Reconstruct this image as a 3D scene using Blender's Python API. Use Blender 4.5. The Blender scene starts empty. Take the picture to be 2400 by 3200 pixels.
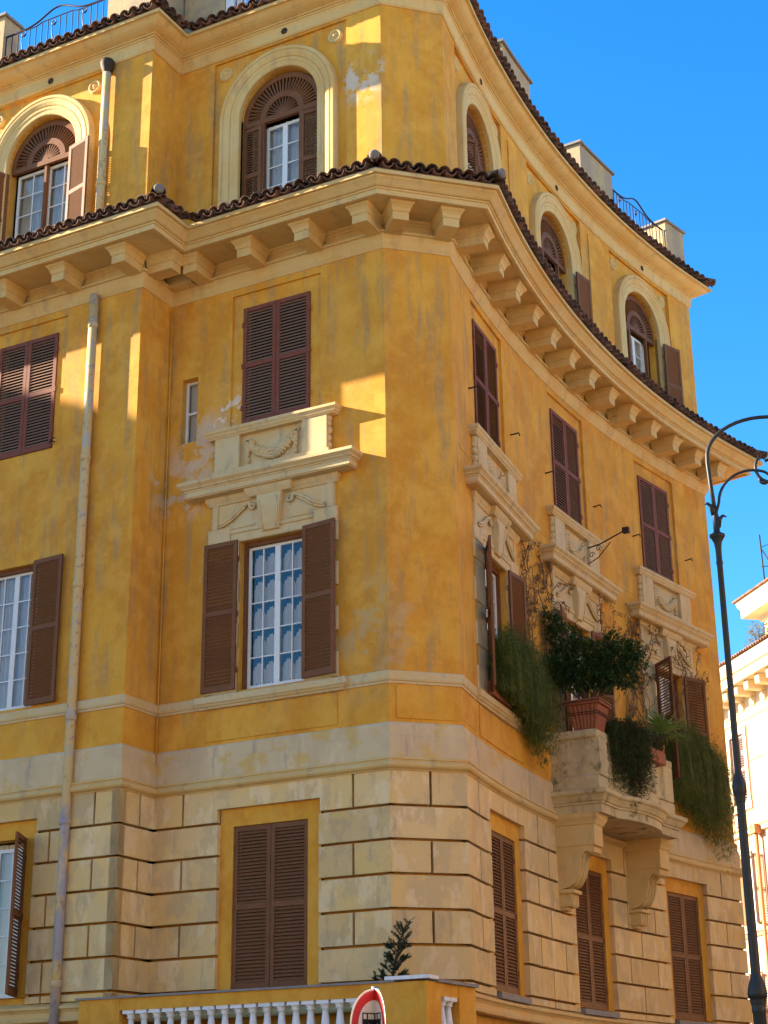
import bpy, math, random
from mathutils import Matrix, Vector
R_ = random.Random(7)
scene = bpy.context.scene
col = scene.collection
rad = math.radians

# ------------------------------------------------------------------ camera
F_PX, PITCH, ROLL, CAMZ = 5152.7, 0.358973, -0.012535, 1.6
fw = Vector((0, math.cos(PITCH), math.sin(PITCH)))
up0 = Vector((0, -math.sin(PITCH), math.cos(PITCH)))
rt0 = Vector((1, 0, 0))
xc = rt0 * math.cos(ROLL) + up0 * math.sin(ROLL)
yc = -rt0 * math.sin(ROLL) + up0 * math.cos(ROLL)
cam = bpy.data.cameras.new('camera')
cam.sensor_fit = 'VERTICAL'; cam.sensor_height = 24.0
cam.lens = F_PX / 3200 * 24.0
cam.clip_end = 4000
camo = bpy.data.objects.new('camera', cam); col.objects.link(camo)
m = Matrix.Identity(4)
for i in range(3):
    m[i][0], m[i][1], m[i][2] = xc[i], yc[i], -fw[i]
m[2][3] = CAMZ
camo.matrix_world = m
scene.camera = camo
scene.render.resolution_x, scene.render.resolution_y = 768, 1024

# ------------------------------------------------------------------ light
SUN_EL = rad(21.7)
SUN_TRAVEL = Vector((0.97, -0.243, 0)).normalized() * math.cos(SUN_EL) + Vector((0, 0, -math.sin(SUN_EL)))
world = bpy.data.worlds.new('World'); scene.world = world
world.use_nodes = True
wn = world.node_tree.nodes; wl = world.node_tree.links
sky = wn.new('ShaderNodeTexSky'); sky.sky_type = 'NISHITA'; sky.sun_disc = False
sky.sun_elevation = SUN_EL
sky.sun_rotation = math.atan2(-0.97, 0.243)
sky.altitude = 300; sky.air_density = 1.0; sky.dust_density = 0.15; sky.ozone_density = 4.0
sat = wn.new('ShaderNodeHueSaturation'); sat.inputs['Saturation'].default_value = 1.28
wl.new(sky.outputs[0], sat.inputs['Color']); wl.new(sat.outputs[0], wn['Background'].inputs[0])
wn['Background'].inputs[1].default_value = 0.085
sl = bpy.data.lights.new('sun', 'SUN'); sl.energy = 5.0; sl.angle = rad(0.53); sl.color = (1.0, 0.86, 0.66)
so = bpy.data.objects.new('sun', sl); col.objects.link(so)
so.rotation_euler = SUN_TRAVEL.to_track_quat('-Z', 'Y').to_euler()
so.location = (-30, 40, 60)
scene.view_settings.view_transform = 'Standard'; scene.view_settings.look = 'None'
scene.view_settings.exposure = 2.28; scene.view_settings.gamma = 1.0

# ------------------------------------------------------------------ materials
def mat(name, base, rough=0.8, layers=(), bump=None, metal=0.0, rnd=0.0, spec=0.3, trans=0.0, own=False, crack=None):
    m = bpy.data.materials.new(name); m.use_nodes = True
    nt = m.node_tree; N = nt.nodes; L = nt.links
    b = N['Principled BSDF']
    b.inputs['Roughness'].default_value = rough
    b.inputs['Metallic'].default_value = metal
    b.inputs['Specular IOR Level'].default_value = spec
    geo = N.new('ShaderNodeNewGeometry')
    pos = geo.outputs['Position']
    if own:                       # every piece has its own stains: shift the pattern per object
        oi0 = N.new('ShaderNodeObjectInfo'); sc0 = N.new('ShaderNodeVectorMath'); sc0.operation = 'SCALE'
        cx0 = N.new('ShaderNodeCombineXYZ')
        for k0 in range(3): L.new(oi0.outputs['Random'], cx0.inputs[k0])
        L.new(cx0.outputs[0], sc0.inputs[0]); sc0.inputs['Scale'].default_value = 41.0
        ad0 = N.new('ShaderNodeVectorMath'); L.new(geo.outputs['Position'], ad0.inputs[0]); L.new(sc0.outputs[0], ad0.inputs[1]); pos = ad0.outputs[0]
    cur = N.new('ShaderNodeRGB'); cur.outputs[0].default_value = (*base, 1); cur = cur.outputs[0]
    def noise(scale, st, det=4.0, rgh=0.6, off=0.0):
        mp = N.new('ShaderNodeMapping'); mp.inputs['Scale'].default_value = st
        mp.inputs['Location'].default_value = (off, off * .7, off * 1.3)
        L.new(pos, mp.inputs['Vector'])
        nz = N.new('ShaderNodeTexNoise'); nz.inputs['Scale'].default_value = scale
        nz.inputs['Detail'].default_value = det; nz.inputs['Roughness'].default_value = rgh
        L.new(mp.outputs[0], nz.inputs['Vector']); return nz.outputs['Fac']
    def ramp(v, lo, hi):
        r = N.new('ShaderNodeMapRange'); r.interpolation_type = 'SMOOTHSTEP'
        r.inputs[1].default_value = lo; r.inputs[2].default_value = hi
        L.new(v, r.inputs[0]); return r.outputs[0]
    def mul(a, bb):
        x = N.new('ShaderNodeMath'); x.operation = 'MULTIPLY'; L.new(a, x.inputs[0])
        if isinstance(bb, float): x.inputs[1].default_value = bb
        else: L.new(bb, x.inputs[1])
        return x.outputs[0]
    for i, ly in enumerate(layers):
        f = ramp(noise(ly['s'], ly.get('st', (1, 1, 1)), ly.get('d', 5.0), ly.get('r', .62), 3.1 * i + ly.get('off', 0)), ly['lo'], ly['hi'])
        f = mul(f, float(ly.get('a', 1.0)))
        for key in ('at', 'zband'):
            if key not in ly: continue
            if key == 'at':
                vm = N.new('ShaderNodeVectorMath'); vm.operation = 'DISTANCE'
                L.new(geo.outputs['Position'], vm.inputs[0]); vm.inputs[1].default_value = ly['at'][0]
                f = mul(f, ramp(vm.outputs['Value'], ly['at'][1], ly['at'][1] * .35))
            else:
                sp = N.new('ShaderNodeSeparateXYZ'); L.new(geo.outputs['Position'], sp.inputs[0])
                za, zb = ly['zband']; f = mul(f, ramp(sp.outputs[2], za, zb))
        mx = N.new('ShaderNodeMix'); mx.data_type = 'RGBA'
        L.new(f, mx.inputs[0]); L.new(cur, mx.inputs[6]); mx.inputs[7].default_value = (*ly['c'], 1)
        cur = mx.outputs[2]
    if crack:
        wob = N.new('ShaderNodeTexNoise'); wob.inputs['Scale'].default_value = 3.0; wob.inputs['Detail'].default_value = 6.0; L.new(pos, wob.inputs['Vector'])
        wm = N.new('ShaderNodeVectorMath'); wm.operation = 'MULTIPLY_ADD'; L.new(wob.outputs['Color'], wm.inputs[0]); wm.inputs[1].default_value = (.5, .5, .5); L.new(pos, wm.inputs[2])
        vo = N.new('ShaderNodeTexVoronoi'); vo.feature = 'DISTANCE_TO_EDGE'; vo.inputs['Scale'].default_value = crack[0]; L.new(wm.outputs[0], vo.inputs['Vector'])
        f = mul(mul(ramp(vo.outputs['Distance'], .012, .003), ramp(noise(.7, (1, 1, 1), 3.0, .5, 17.0), .52, .60)), float(crack[2]))
        mx = N.new('ShaderNodeMix'); mx.data_type = 'RGBA'; L.new(f, mx.inputs[0]); L.new(cur, mx.inputs[6]); mx.inputs[7].default_value = (*crack[1], 1); cur = mx.outputs[2]
    if rnd:
        oi = N.new('ShaderNodeObjectInfo')
        mr = N.new('ShaderNodeMapRange'); mr.inputs[3].default_value = 1 - rnd; mr.inputs[4].default_value = 1 + rnd
        L.new(oi.outputs['Random'], mr.inputs[0])
        hs = N.new('ShaderNodeHueSaturation'); L.new(mr.outputs[0], hs.inputs['Value']); L.new(cur, hs.inputs['Color'])
        cur = hs.outputs[0]
    L.new(cur, b.inputs['Base Color'])
    if bump:
        bp = N.new('ShaderNodeBump'); bp.inputs['Strength'].default_value = bump[1]; bp.inputs['Distance'].default_value = bump[2]
        L.new(noise(bump[0], (1, 1, 1), 8.0, .65), bp.inputs['Height']); L.new(bp.outputs[0], b.inputs['Normal'])
    if trans:
        b.inputs['Subsurface Weight'].default_value = 0
        tr = N.new('ShaderNodeBsdfTranslucent'); L.new(cur, tr.inputs[0])
        ms = N.new('ShaderNodeMixShader'); ms.inputs[0].default_value = trans
        L.new(b.outputs[0], ms.inputs[1]); L.new(tr.outputs[0], ms.inputs[2])
        L.new(ms.outputs[0], N['Material Output'].inputs[0])
    return m

# plan geometry solved from the photograph ------------------------------------------------
P1 = Vector((-4.4876, 27.5119)); P2 = Vector((-4.0313, 28.3586)); P3 = Vector((0.0458, 26.1615)); P4 = Vector((1.2346, 26.5030))
T = Vector((0.88032, -0.47438)); Nn = Vector((-0.47438, -0.88032))
CC = Vector((33.2201, 16.7583)); RC = 33.4367; A4 = 2.845865; DLEN = 14.2
LB = (P3 - P2).length; LC = (P4 - P3).length; TC = (P4 - P3).normalized()

class Line:
    step = 1e9
    def __init__(s, P, t): s.P, s.t = Vector(P), Vector(t).normalized(); s.n = Vector((s.t.y, -s.t.x))
    def pt(s, q, o=0): return s.P + s.t * q + s.n * o
    def tan(s, q): return s.t
    def nor(s, q): return s.n
class Arc:
    step = 0.5
    def nor(s, q):
        a = A4 - q / RC; return Vector((-math.cos(a), -math.sin(a)))
    def tan(s, q):
        a = A4 - q / RC; return Vector((math.sin(a), -math.cos(a)))
    def pt(s, q, o=0): return CC - s.nor(q) * (RC - o)
WA, WR, WB, WC, WD = Line(P1, T), Line(P1, -Nn), Line(P2, T), Line(P3, TC), Arc()
LR = (P2 - P1).length
END = WD.pt(DLEN); ENDN = WD.tan(DLEN)
LOC = Line((0, 0), (-1, 0)); LOC.n = Vector((0, 1))       # local frame: s -> -x, outward -> +y

def B3(s, z, o=0): p = WB.pt(s, o); return (p.x, p.y, z)

OCH = (0.66, 0.306, 0.024)
M = {}
M['ochre'] = mat('ochre_plaster', OCH, .85, [
    dict(s=.55, lo=.40, hi=.60, c=(.57, .222, .014), a=.75),
    dict(s=1.3, st=(1, 1, .8), lo=.52, hi=.60, c=(.72, .38, .045), a=.5, d=8., off=9.),
    dict(s=2.1, st=(1, 1, .7), lo=.55, hi=.63, c=(.52, .20, .016), a=.45, d=8., off=5.),
    dict(s=4.2, st=(1, 1, .10), lo=.5, hi=.66, c=(.40, .20, .05), a=.35, zband=(15.6, 16.5), d=6.),
    dict(s=4.6, st=(1, 1, .12), lo=.48, hi=.66, c=(.34, .22, .09), a=.65, zband=(8.0, 8.5), d=6.),
    dict(s=3.0, st=(1, 1, .08), lo=.56, hi=.70, c=(.47, .24, .05), a=.3, d=7., off=2.),
    dict(s=1.7, lo=.45, hi=.68, c=(.74, .37, .05), a=.6),
    dict(s=2.6, st=(1, 1, .28), lo=.52, hi=.72, c=(.55, .21, .02), a=.4),
    dict(s=6.0, lo=.45, hi=.75, c=(.70, .34, .05), a=.45),
    dict(s=1.1, st=(1, 1, .6), lo=.6, hi=.72, c=(.46, .26, .08), a=.35),
    dict(s=22., lo=.55, hi=.7, c=(.66, .40, .10), a=.25),
    dict(s=2.6, lo=.47, hi=.50, c=(.60, .42, .25), at=(B3(.85, 13.35), .95), d=9., a=.95),
    dict(s=3.2, lo=.52, hi=.55, c=(.61, .43, .26), at=(B3(.45, 12.7), .9), d=9., a=.9),
    dict(s=3.8, lo=.54, hi=.57, c=(.68, .54, .38), at=(B3(1.45, 13.9), .7), d=9., a=.9),
    dict(s=2.0, lo=.50, hi=.60, c=(.50, .32, .13), at=(B3(4.3, 9.3), 1.3), d=8., a=.7),
    dict(s=2.4, lo=.50, hi=.57, c=(.60, .50, .38), at=(B3(4.2, 20.3), .7), d=9., a=.8),
], bump=(38, .35, .012), crack=(.55, (.36, .17, .03), .14))
M['trim'] = mat('cream_stucco', (.62, .43, .165), .8, [
    dict(s=.9, lo=.4, hi=.65, c=(.60, .34, .095), a=.7),
    dict(s=5., st=(1, 1, .4), lo=.5, hi=.75, c=(.66, .48, .23), a=.5),
    dict(s=3.4, st=(1, 1, .3), lo=.52, hi=.70, c=(.36, .25, .12), a=.5, d=8.),
    dict(s=14., lo=.6, hi=.75, c=(.42, .30, .16), a=.3)], bump=(45, .25, .008))
M['carved'] = mat('weathered_cream_stone', (.60, .445, .22), .85, [
    dict(s=1.6, lo=.42, hi=.66, c=(.60, .37, .12), a=.6),
    dict(s=6., st=(1, 1, .35), lo=.52, hi=.72, c=(.36, .28, .17), a=.7),
    dict(s=18., lo=.58, hi=.7, c=(.33, .27, .19), a=.4)], bump=(50, .35, .01))
M['stone'] = mat('ashlar_stucco', (.66, .455, .195), .88, [
    dict(s=.8, lo=.4, hi=.62, c=(.70, .44, .135), a=.75),
    dict(s=2.2, st=(1, 1, .7), lo=.50, hi=.58, c=(.50, .355, .18), a=.6, d=9.),
    dict(s=2.8, st=(1, 1, .5), lo=.53, hi=.60, c=(.75, .56, .30), a=.6, d=9.),
    dict(s=5.5, st=(1, 1, .18), lo=.56, hi=.7, c=(.36, .25, .13), a=.5, d=7.),
    dict(s=30., lo=.55, hi=.7, c=(.50, .36, .17), a=.35)], bump=(42, .4, .01), rnd=.09, own=True)
M['dado'] = mat('stained_dado_stucco', (.60, .44, .23), .88, [
    dict(s=1.1, lo=.42, hi=.58, c=(.53, .375, .20), a=.75, d=8.),
    dict(s=3.0, st=(1, 1, .25), lo=.5, hi=.68, c=(.72, .53, .28), a=.65, d=8.),
    dict(s=4.5, st=(1, 1, .16), lo=.56, hi=.7, c=(.31, .25, .18), a=.6, d=8.),
    dict(s=1.7, lo=.54, hi=.62, c=(.60, .36, .08), a=.7, d=7.)], bump=(40, .4, .012))
M['brown'] = mat('brown_shutter_paint', (.165, .064, .022), .6, [
    dict(s=3., lo=.4, hi=.7, c=(.20, .082, .032), a=.8), dict(s=14., st=(1, 1, .3), lo=.55, hi=.75, c=(.10, .036, .016), a=.6)], bump=(60, .2, .004), spec=.15)
M['mahog'] = mat('reddish_shutter_paint', (.185, .052, .024), .6, [
    dict(s=3., lo=.4, hi=.7, c=(.19, .068, .042), a=.8), dict(s=12., st=(1, 1, .3), lo=.55, hi=.75, c=(.12, .034, .02), a=.6)], bump=(60, .2, .004), spec=.15)
M['slatm'] = mat('faded_slat_paint', (.20, .11, .066), .7, [dict(s=20., lo=.4, hi=.7, c=(.20, .115, .08), a=.8)], spec=.15)
M['slatb'] = mat('brown_slat_paint', (.165, .068, .026), .7, [dict(s=20., lo=.4, hi=.7, c=(.20, .09, .04), a=.8)], spec=.15)
M['white'] = mat('white_window_paint', (.72, .69, .62), .45, [dict(s=9., lo=.5, hi=.75, c=(.55, .52, .45), a=.5)])
M['balw'] = mat('white_baluster_paint', (.74, .72, .68), .6, [dict(s=7., lo=.5, hi=.7, c=(.55, .51, .45), a=.6), dict(s=25., lo=.55, hi=.7, c=(.50, .45, .38), a=.4)], bump=(60, .3, .006))
M['curtain'] = mat('white_curtain', (.86, .76, .62), .9, trans=.3)
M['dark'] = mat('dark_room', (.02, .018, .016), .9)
M['tile'] = mat('old_roof_tile', (.15, .066, .036), .9, [
    dict(s=2.4, lo=.42, hi=.62, c=(.045, .033, .026), a=.85), dict(s=9., lo=.5, hi=.66, c=(.17, .085, .05), a=.6),
    dict(s=16., lo=.56, hi=.68, c=(.16, .14, .10), a=.5), dict(s=5., lo=.57, hi=.65, c=(.03, .028, .022), a=.8)], bump=(50, .6, .02), rnd=.45, own=True)
M['mortar'] = mat('grey_mortar', (.20, .165, .13), .9, [dict(s=20., lo=.45, hi=.65, c=(.16, .14, .12), a=.8)], bump=(60, .5, .01))
M['iron'] = mat('rusty_iron', (.045, .028, .02), .7, [dict(s=30., lo=.5, hi=.7, c=(.10, .045, .022), a=.7)], metal=.3)
M['railp'] = mat('dark_rail_paint', (.035, .028, .05), .5, metal=.4)
M['lamp'] = mat('cast_iron_lamp', (.022, .023, .020), .5, [dict(s=12., lo=.5, hi=.7, c=(.035, .034, .03), a=.6)], metal=.1, spec=.35)
M['pipe'] = mat('painted_drainpipe', (.56, .38, .15), .6, [
    dict(s=2.2, lo=.52, hi=.6, c=(.44, .36, .26), a=.8, d=8.), dict(s=1.2, st=(1, 1, .5), lo=.5, hi=.58, c=(.30, .27, .28), zband=(8.0, 6.6), d=8., a=.9),
    dict(s=9., lo=.58, hi=.64, c=(.22, .17, .12), a=.6)], bump=(50, .3, .006))
M['terra'] = mat('terracotta_pot', (.30, .092, .040), .8, [dict(s=9., lo=.45, hi=.7, c=(.22, .075, .04), a=.6), dict(s=18., st=(1, 1, .3), lo=.55, hi=.7, c=(.36, .16, .09), a=.4)])
M['leafd'] = mat('dark_glossy_leaf', (.05, .10, .02), .4, [dict(s=3.5, lo=.4, hi=.65, c=(.03, .065, .018), a=.8), dict(s=9., lo=.55, hi=.72, c=(.09, .15, .025), a=.6)], trans=.35, spec=.5)
M['leafg'] = mat('feathery_green_leaf', (.115, .15, .02), .6, [dict(s=2.5, lo=.4, hi=.62, c=(.07, .095, .015), a=.75), dict(s=5., lo=.52, hi=.66, c=(.21, .20, .04), a=.75), dict(s=11., lo=.58, hi=.68, c=(.15, .09, .03), a=.6)], trans=.35)
M['leaft'] = mat('trailing_succulent_leaf', (.065, .085, .02), .6, [dict(s=4., lo=.42, hi=.62, c=(.06, .038, .017), a=.8), dict(s=9., lo=.55, hi=.7, c=(.085, .10, .022), a=.6)], trans=.2)
M['leafp'] = mat('palm_leaf', (.17, .27, .04), .5, [dict(s=6., lo=.45, hi=.7, c=(.11, .17, .035), a=.7)], trans=.3)
M['conif'] = mat('conifer_needle', (.022, .042, .022), .6, [dict(s=14., lo=.45, hi=.7, c=(.035, .065, .028), a=.7)], trans=.1)
M['wood'] = mat('twig_bark', (.085, .055, .032), .85, [dict(s=25., lo=.45, hi=.7, c=(.13, .09, .055), a=.7)])
M['vine'] = mat('dry_vine_bark', (.19, .115, .055), .9, [dict(s=12., lo=.45, hi=.7, c=(.11, .065, .03), a=.7)])
M['dryleaf'] = mat('dry_vine_leaf', (.24, .135, .055), .9, [dict(s=9., lo=.42, hi=.66, c=(.15, .08, .03), a=.8)], trans=.2)
M['green_far'] = mat('far_tree_leaf', (.16, .17, .04), .7, [dict(s=3., lo=.45, hi=.65, c=(.22, .14, .05), a=.7)], trans=.3)
M['moss'] = mat('mossy_balcony_stone', (.58, .44, .21), .9, [
    dict(s=1.5, lo=.42, hi=.6, c=(.46, .34, .17), a=.7, d=8.), dict(s=3., st=(1, 1, .25), lo=.54, hi=.68, c=(.22, .17, .10), a=.6, d=8.),
    dict(s=2.6, lo=.57, hi=.66, c=(.08, .085, .025), a=.7, d=8.), dict(s=7., lo=.5, hi=.7, c=(.58, .50, .34), a=.5)], bump=(45, .5, .014))
M['peach'] = mat('peach_stucco', (.56, .35, .20), .85, [dict(s=.6, lo=.4, hi=.65, c=(.60, .41, .25), a=.7)], bump=(30, .2, .01))
M['farcream'] = mat('far_cream_stucco', (.68, .54, .34), .85, [dict(s=1.2, lo=.45, hi=.7, c=(.62, .48, .28), a=.6)])
M['farred'] = mat('far_red_band', (.50, .17, .09), .85)
M['fartile'] = mat('far_roof_tile', (.33, .17, .115), .9, [dict(s=5., lo=.45, hi=.65, c=(.20, .13, .08), a=.7)], rnd=.25)
M['farshut'] = mat('far_shutter_paint', (.30, .19, .16), .6)
M['orangepipe'] = mat('orange_downpipe', (.50, .19, .07), .6)
M['asphalt'] = mat('asphalt', (.06, .058, .055), .9, [dict(s=.6, lo=.4, hi=.6, c=(.045, .045, .045), a=.7), dict(s=60., lo=.5, hi=.7, c=(.09, .088, .08), a=.5)], bump=(80, .4, .01))
M['cobble'] = mat('worn_cobble', (.16, .142, .118), .9, [dict(s=.5, lo=.4, hi=.6, c=(.13, .115, .095), a=.7), dict(s=9., lo=.5, hi=.6, c=(.09, .08, .066), a=.6)], bump=(9, .6, .03))
M['paving'] = mat('pavement_stone', (.19, .175, .155), .9, [dict(s=1.5, lo=.4, hi=.6, c=(.15, .14, .12), a=.7)], bump=(40, .3, .01))
M['slate'] = mat('grey_slate_coping', (.24, .215, .19), .8, [dict(s=9., lo=.5, hi=.7, c=(.15, .13, .11), a=.7)])
M['render'] = mat('weathered_parapet_render', (.46, .32, .17), .9, [
    dict(s=1.3, lo=.45, hi=.56, c=(.34, .26, .17), a=.8, d=8.), dict(s=2.5, st=(1, 1, .3), lo=.54, hi=.66, c=(.58, .40, .14), a=.6), dict(s=12., lo=.58, hi=.68, c=(.24, .21, .17), a=.5)], bump=(30, .5, .02))
M['signred'] = mat('sign_red', (.52, .035, .03), .35, [dict(s=14., lo=.52, hi=.72, c=(.42, .05, .04), a=.6)])
M['signwhite'] = mat('sign_white', (.72, .69, .62), .35, [dict(s=9., lo=.5, hi=.72, c=(.62, .57, .47), a=.6)])
M['signblack'] = mat('sign_black', (.02, .02, .022), .4)
M['galv'] = mat('galvanised_steel', (.34, .34, .34), .5, metal=.7)
gm = bpy.data.materials.new('window_glass'); gm.use_nodes = True
g = gm.node_tree; gn = g.nodes
gn.remove(gn['Principled BSDF'])
tr = gn.new('ShaderNodeBsdfTransparent'); tr.inputs[0].default_value = (.93, .95, .95, 1)
gl = gn.new('ShaderNodeBsdfGlossy'); gl.inputs['Roughness'].default_value = .03; gl.inputs[0].default_value = (.92, .90, .86, 1)
fr = gn.new('ShaderNodeFresnel'); fr.inputs[0].default_value = 1.7
mx = gn.new('ShaderNodeMixShader')
g.links.new(fr.outputs[0], mx.inputs[0]); g.links.new(tr.outputs[0], mx.inputs[1]); g.links.new(gl.outputs[0], mx.inputs[2])
g.links.new(mx.outputs[0], gn['Material Output'].inputs[0])
M['glass'] = gm

# ------------------------------------------------------------------ mesh helpers
W = {}
def link(name, me, parent=None, M4=None):
    o = bpy.data.objects.new(name, me); col.objects.link(o)
    M4 = M4 if M4 is not None else Matrix.Identity(4)
    if parent is not None:
        o.parent = parent; o.matrix_parent_inverse = W[parent.name].inverted()
    o.matrix_basis = M4; W[o.name] = M4
    return o
def thing(name, label, cat, loc, group=None):
    o = link(name, None, None, Matrix.Translation(loc)); o['label'] = label; o['category'] = cat
    o.empty_display_size = .3
    if group: o['group'] = group
    return o
def tag(o, label, cat, group=None):
    o['label'] = label; o['category'] = cat
    if group: o['group'] = group
    return o
class MB:
    def __init__(s): s.v, s.f, s.sm = [], [], []
    def add(s, vs, fs, smooth=False):
        b = len(s.v); s.v += [tuple(v) for v in vs]; s.f += [tuple(b + i for i in f) for f in fs]; s.sm += [smooth] * len(fs); return s
    def quad(s, a, b, c, d): return s.add([a, b, c, d], [(0, 1, 2, 3)])
    def box(s, x0, x1, y0, y1, z0, z1, bev=0):
        """axis box; bev bevels the +y face edges"""
        if not bev:
            v = [(x, y, z) for z in (z0, z1) for y in (y0, y1) for x in (x0, x1)]
            return s.add(v, [(0, 2, 3, 1), (4, 5, 7, 6), (0, 1, 5, 4), (2, 6, 7, 3), (0, 4, 6, 2), (1, 3, 7, 5)])
        e = bev; q = lambda y, d: [(x0 + d, y, z0 + d), (x1 - d, y, z0 + d), (x1 - d, y, z1 - d), (x0 + d, y, z1 - d)]
        v = q(y0, 0) + q(y1 - e, 0) + q(y1, e)
        f = [(0, 1, 2, 3), (11, 10, 9, 8)]
        for a in (0, 4):
            for i in range(4): j = (i + 1) % 4; f.append((a + i, a + 4 + i, a + 4 + j, a + j))
        return s.add(v, f)
    def wbox(s, w, s0, s1, o0, o1, z0, z1, bev=0):
        """box following a wall (curved walls are subdivided)"""
        n = max(1, int(math.ceil((s1 - s0) / w.step)))
        prof = [(o0, z0), (o1 - bev, z0), (o1, z0 + bev), (o1, z1 - bev), (o1 - bev, z1), (o0, z1)] if bev else [(o0, z0), (o1, z0), (o1, z1), (o0, z1)]
        k = len(prof); vs = []; fs = []
        rows = [s0 + (s1 - s0) * i / n for i in range(n + 1)]
        for i, q in enumerate(rows):
            for (o, z) in prof:
                p = w.pt(q, o); vs.append((p.x, p.y, z))
        for i in range(n):
            for j in range(k):
                a = i * k + j; b = i * k + (j + 1) % k; fs.append((a, a + k, b + k, b))
        fs.append(tuple(range(k))); fs.append(tuple(reversed(range(n * k, n * k + k))))
        return s.add(vs, fs)
    def sweep(s, path, prof, closed=False, smooth=False):
        """path: (x, y, mx, my); prof: (o, z)"""
        k = len(prof); vs = [(x + mx_ * o, y + my_ * o, z) for (x, y, mx_, my_) in path for (o, z) in prof]; fs = []
        for i in range(len(path) - 1):
            for j in range(k - 1):
                a = i * k + j; fs.append((a, a + k, a + k + 1, a + 1))
        fs.append(tuple(range(k))); fs.append(tuple(reversed(range((len(path) - 1) * k, len(path) * k))))
        return s.add(vs, fs, smooth)
    def tube(s, pts, r, n=6, cap=True, smooth=True):
        pts = [Vector(p) for p in pts]; rs = r if isinstance(r, (list, tuple)) else [r] * len(pts)
        vs = []; fs = []; ref = None
        for i, p in enumerate(pts):
            d = (pts[min(i + 1, len(pts) - 1)] - pts[max(i - 1, 0)]).normalized()
            if ref is None: ref = d.orthogonal().normalized()
            a = (ref - d * ref.dot(d)); a = a.normalized() if a.length > 1e-6 else d.orthogonal().normalized(); ref = a; b = d.cross(a)
            vs += [tuple(p + (a * math.cos(2 * math.pi * k / n) + b * math.sin(2 * math.pi * k / n)) * rs[i]) for k in range(n)]
        for i in range(len(pts) - 1):
            for k in range(n):
                a = i * n + k; b = i * n + (k + 1) % n; fs.append((a, b, b + n, a + n))
        if cap: fs.append(tuple(reversed(range(n)))); fs.append(tuple(range((len(pts) - 1) * n, len(pts) * n)))
        return s.add(vs, fs, smooth)
    def lathe(s, prof, c=(0, 0, 0), n=16, axis='z', smooth=True):
        vs = []; fs = []; k = len(prof)
        for i in range(n):
            a = 2 * math.pi * i / n
            for (r, h) in prof:
                if axis == 'z': vs.append((c[0] + r * math.cos(a), c[1] + r * math.sin(a), c[2] + h))
                else: vs.append((c[0] + r * math.cos(a), c[1] + h, c[2] + r * math.sin(a)))
        for i in range(n):
            for j in range(k - 1):
                a = i * k + j; b = ((i + 1) % n) * k + j
                fs.append((a, b, b + 1, a + 1) if axis == 'z' else (a, a + 1, b + 1, b))
        return s.add(vs, fs, smooth)
    def ell(s, c, r, n=8, m=5, rot=None):
        vs = []; fs = []
        for j in range(m + 1):
            ph = math.pi * j / m - math.pi / 2
            for i in range(n):
                th = 2 * math.pi * i / n
                p = Vector((r[0] * math.cos(ph) * math.cos(th), r[1] * math.cos(ph) * math.sin(th), r[2] * math.sin(ph)))
                if rot is not None: p = rot @ p
                vs.append(tuple(Vector(c) + p))
        for j in range(m):
            for i in range(n):
                a = j * n + i; b = j * n + (i + 1) % n; fs.append((a, b, b + n, a + n))
        return s.add(vs, fs, True)
    def mesh(s, name, mat_):
        me = bpy.data.meshes.new(name); me.from_pydata(s.v, [], s.f); me.materials.append(mat_)
        me.polygons.foreach_set('use_smooth', s.sm); me.update(); return me
    def build(s, name, mat_, parent=None, M4=None): return link(name, s.mesh(name, mat_), parent, M4)
def frame(w, s, o=0.0, z=0.0):
    """local frame on a wall: x = left, y = outward, z = up"""
    t, n, p = w.tan(s), w.nor(s), w.pt(s, o)
    return Matrix(((-t.x, n.x, 0, p.x), (-t.y, n.y, 0, p.y), (0, 0, 1, z), (0, 0, 0, 1)))
class LocalWall(Line):
    def __init__(s): s.P = Vector((0, 0)); s.t = Vector((-1, 0)); s.n = Vector((0, 1))
LW = LocalWall()

def wallmesh(mb, w, s0, s1, z0, z1, holes=(), o=0.0, depth=.35):
    """front skin of a wall with openings: hole = (sa, sb, za, zb) or (sa, sb, za, zspring, 'arch')"""
    br = {s0, s1}
    for h in holes:
        br |= {h[0], h[1]}
        if len(h) == 5:
            c = (h[0] + h[1]) / 2; r = (h[1] - h[0]) / 2
            br |= {c - r * math.cos(math.pi * i / 20) for i in range(21)}
    if w.step < 100:
        n = int((s1 - s0) / w.step) + 1; br |= {s0 + (s1 - s0) * i / n for i in range(n + 1)}
    br = sorted(br); br2 = [br[0]]
    for b in br[1:]:
        if b - br2[-1] > 1e-5: br2.append(b)
    P = lambda q, oo, z: (*w.pt(q, oo), z)
    def top(h, q):
        if len(h) == 4: return h[3]
        c = (h[0] + h[1]) / 2; r = (h[1] - h[0]) / 2
        return h[3] + math.sqrt(max(0, r * r - (q - c) ** 2))
    for a, b in zip(br2[:-1], br2[1:]):
        mid = (a + b) / 2; hs = sorted([h for h in holes if h[0] < mid < h[1]], key=lambda h: h[2])
        za = zb = z0
        for h in hs:
            if h[2] > max(za, zb) + 1e-6: mb.quad(P(a, o, za), P(b, o, zb), P(b, o, h[2]), P(a, o, h[2]))
            ta, tb = top(h, a), top(h, b)
            mb.quad(P(a, o, h[2]), P(b, o, h[2]), P(b, o - depth, h[2]), P(a, o - depth, h[2]))
            mb.quad(P(a, o - depth, ta), P(b, o - depth, tb), P(b, o, tb), P(a, o, ta))
            za, zb = ta, tb
        mb.quad(P(a, o, za), P(b, o, zb), P(b, o, z1), P(a, o, z1))
    for h in holes:
        for q in (h[0], h[1]):
            mb.quad(P(q, o, h[2]), P(q, o - depth, h[2]), P(q, o - depth, h[3]), P(q, o, h[3]))
    return mb

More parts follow.
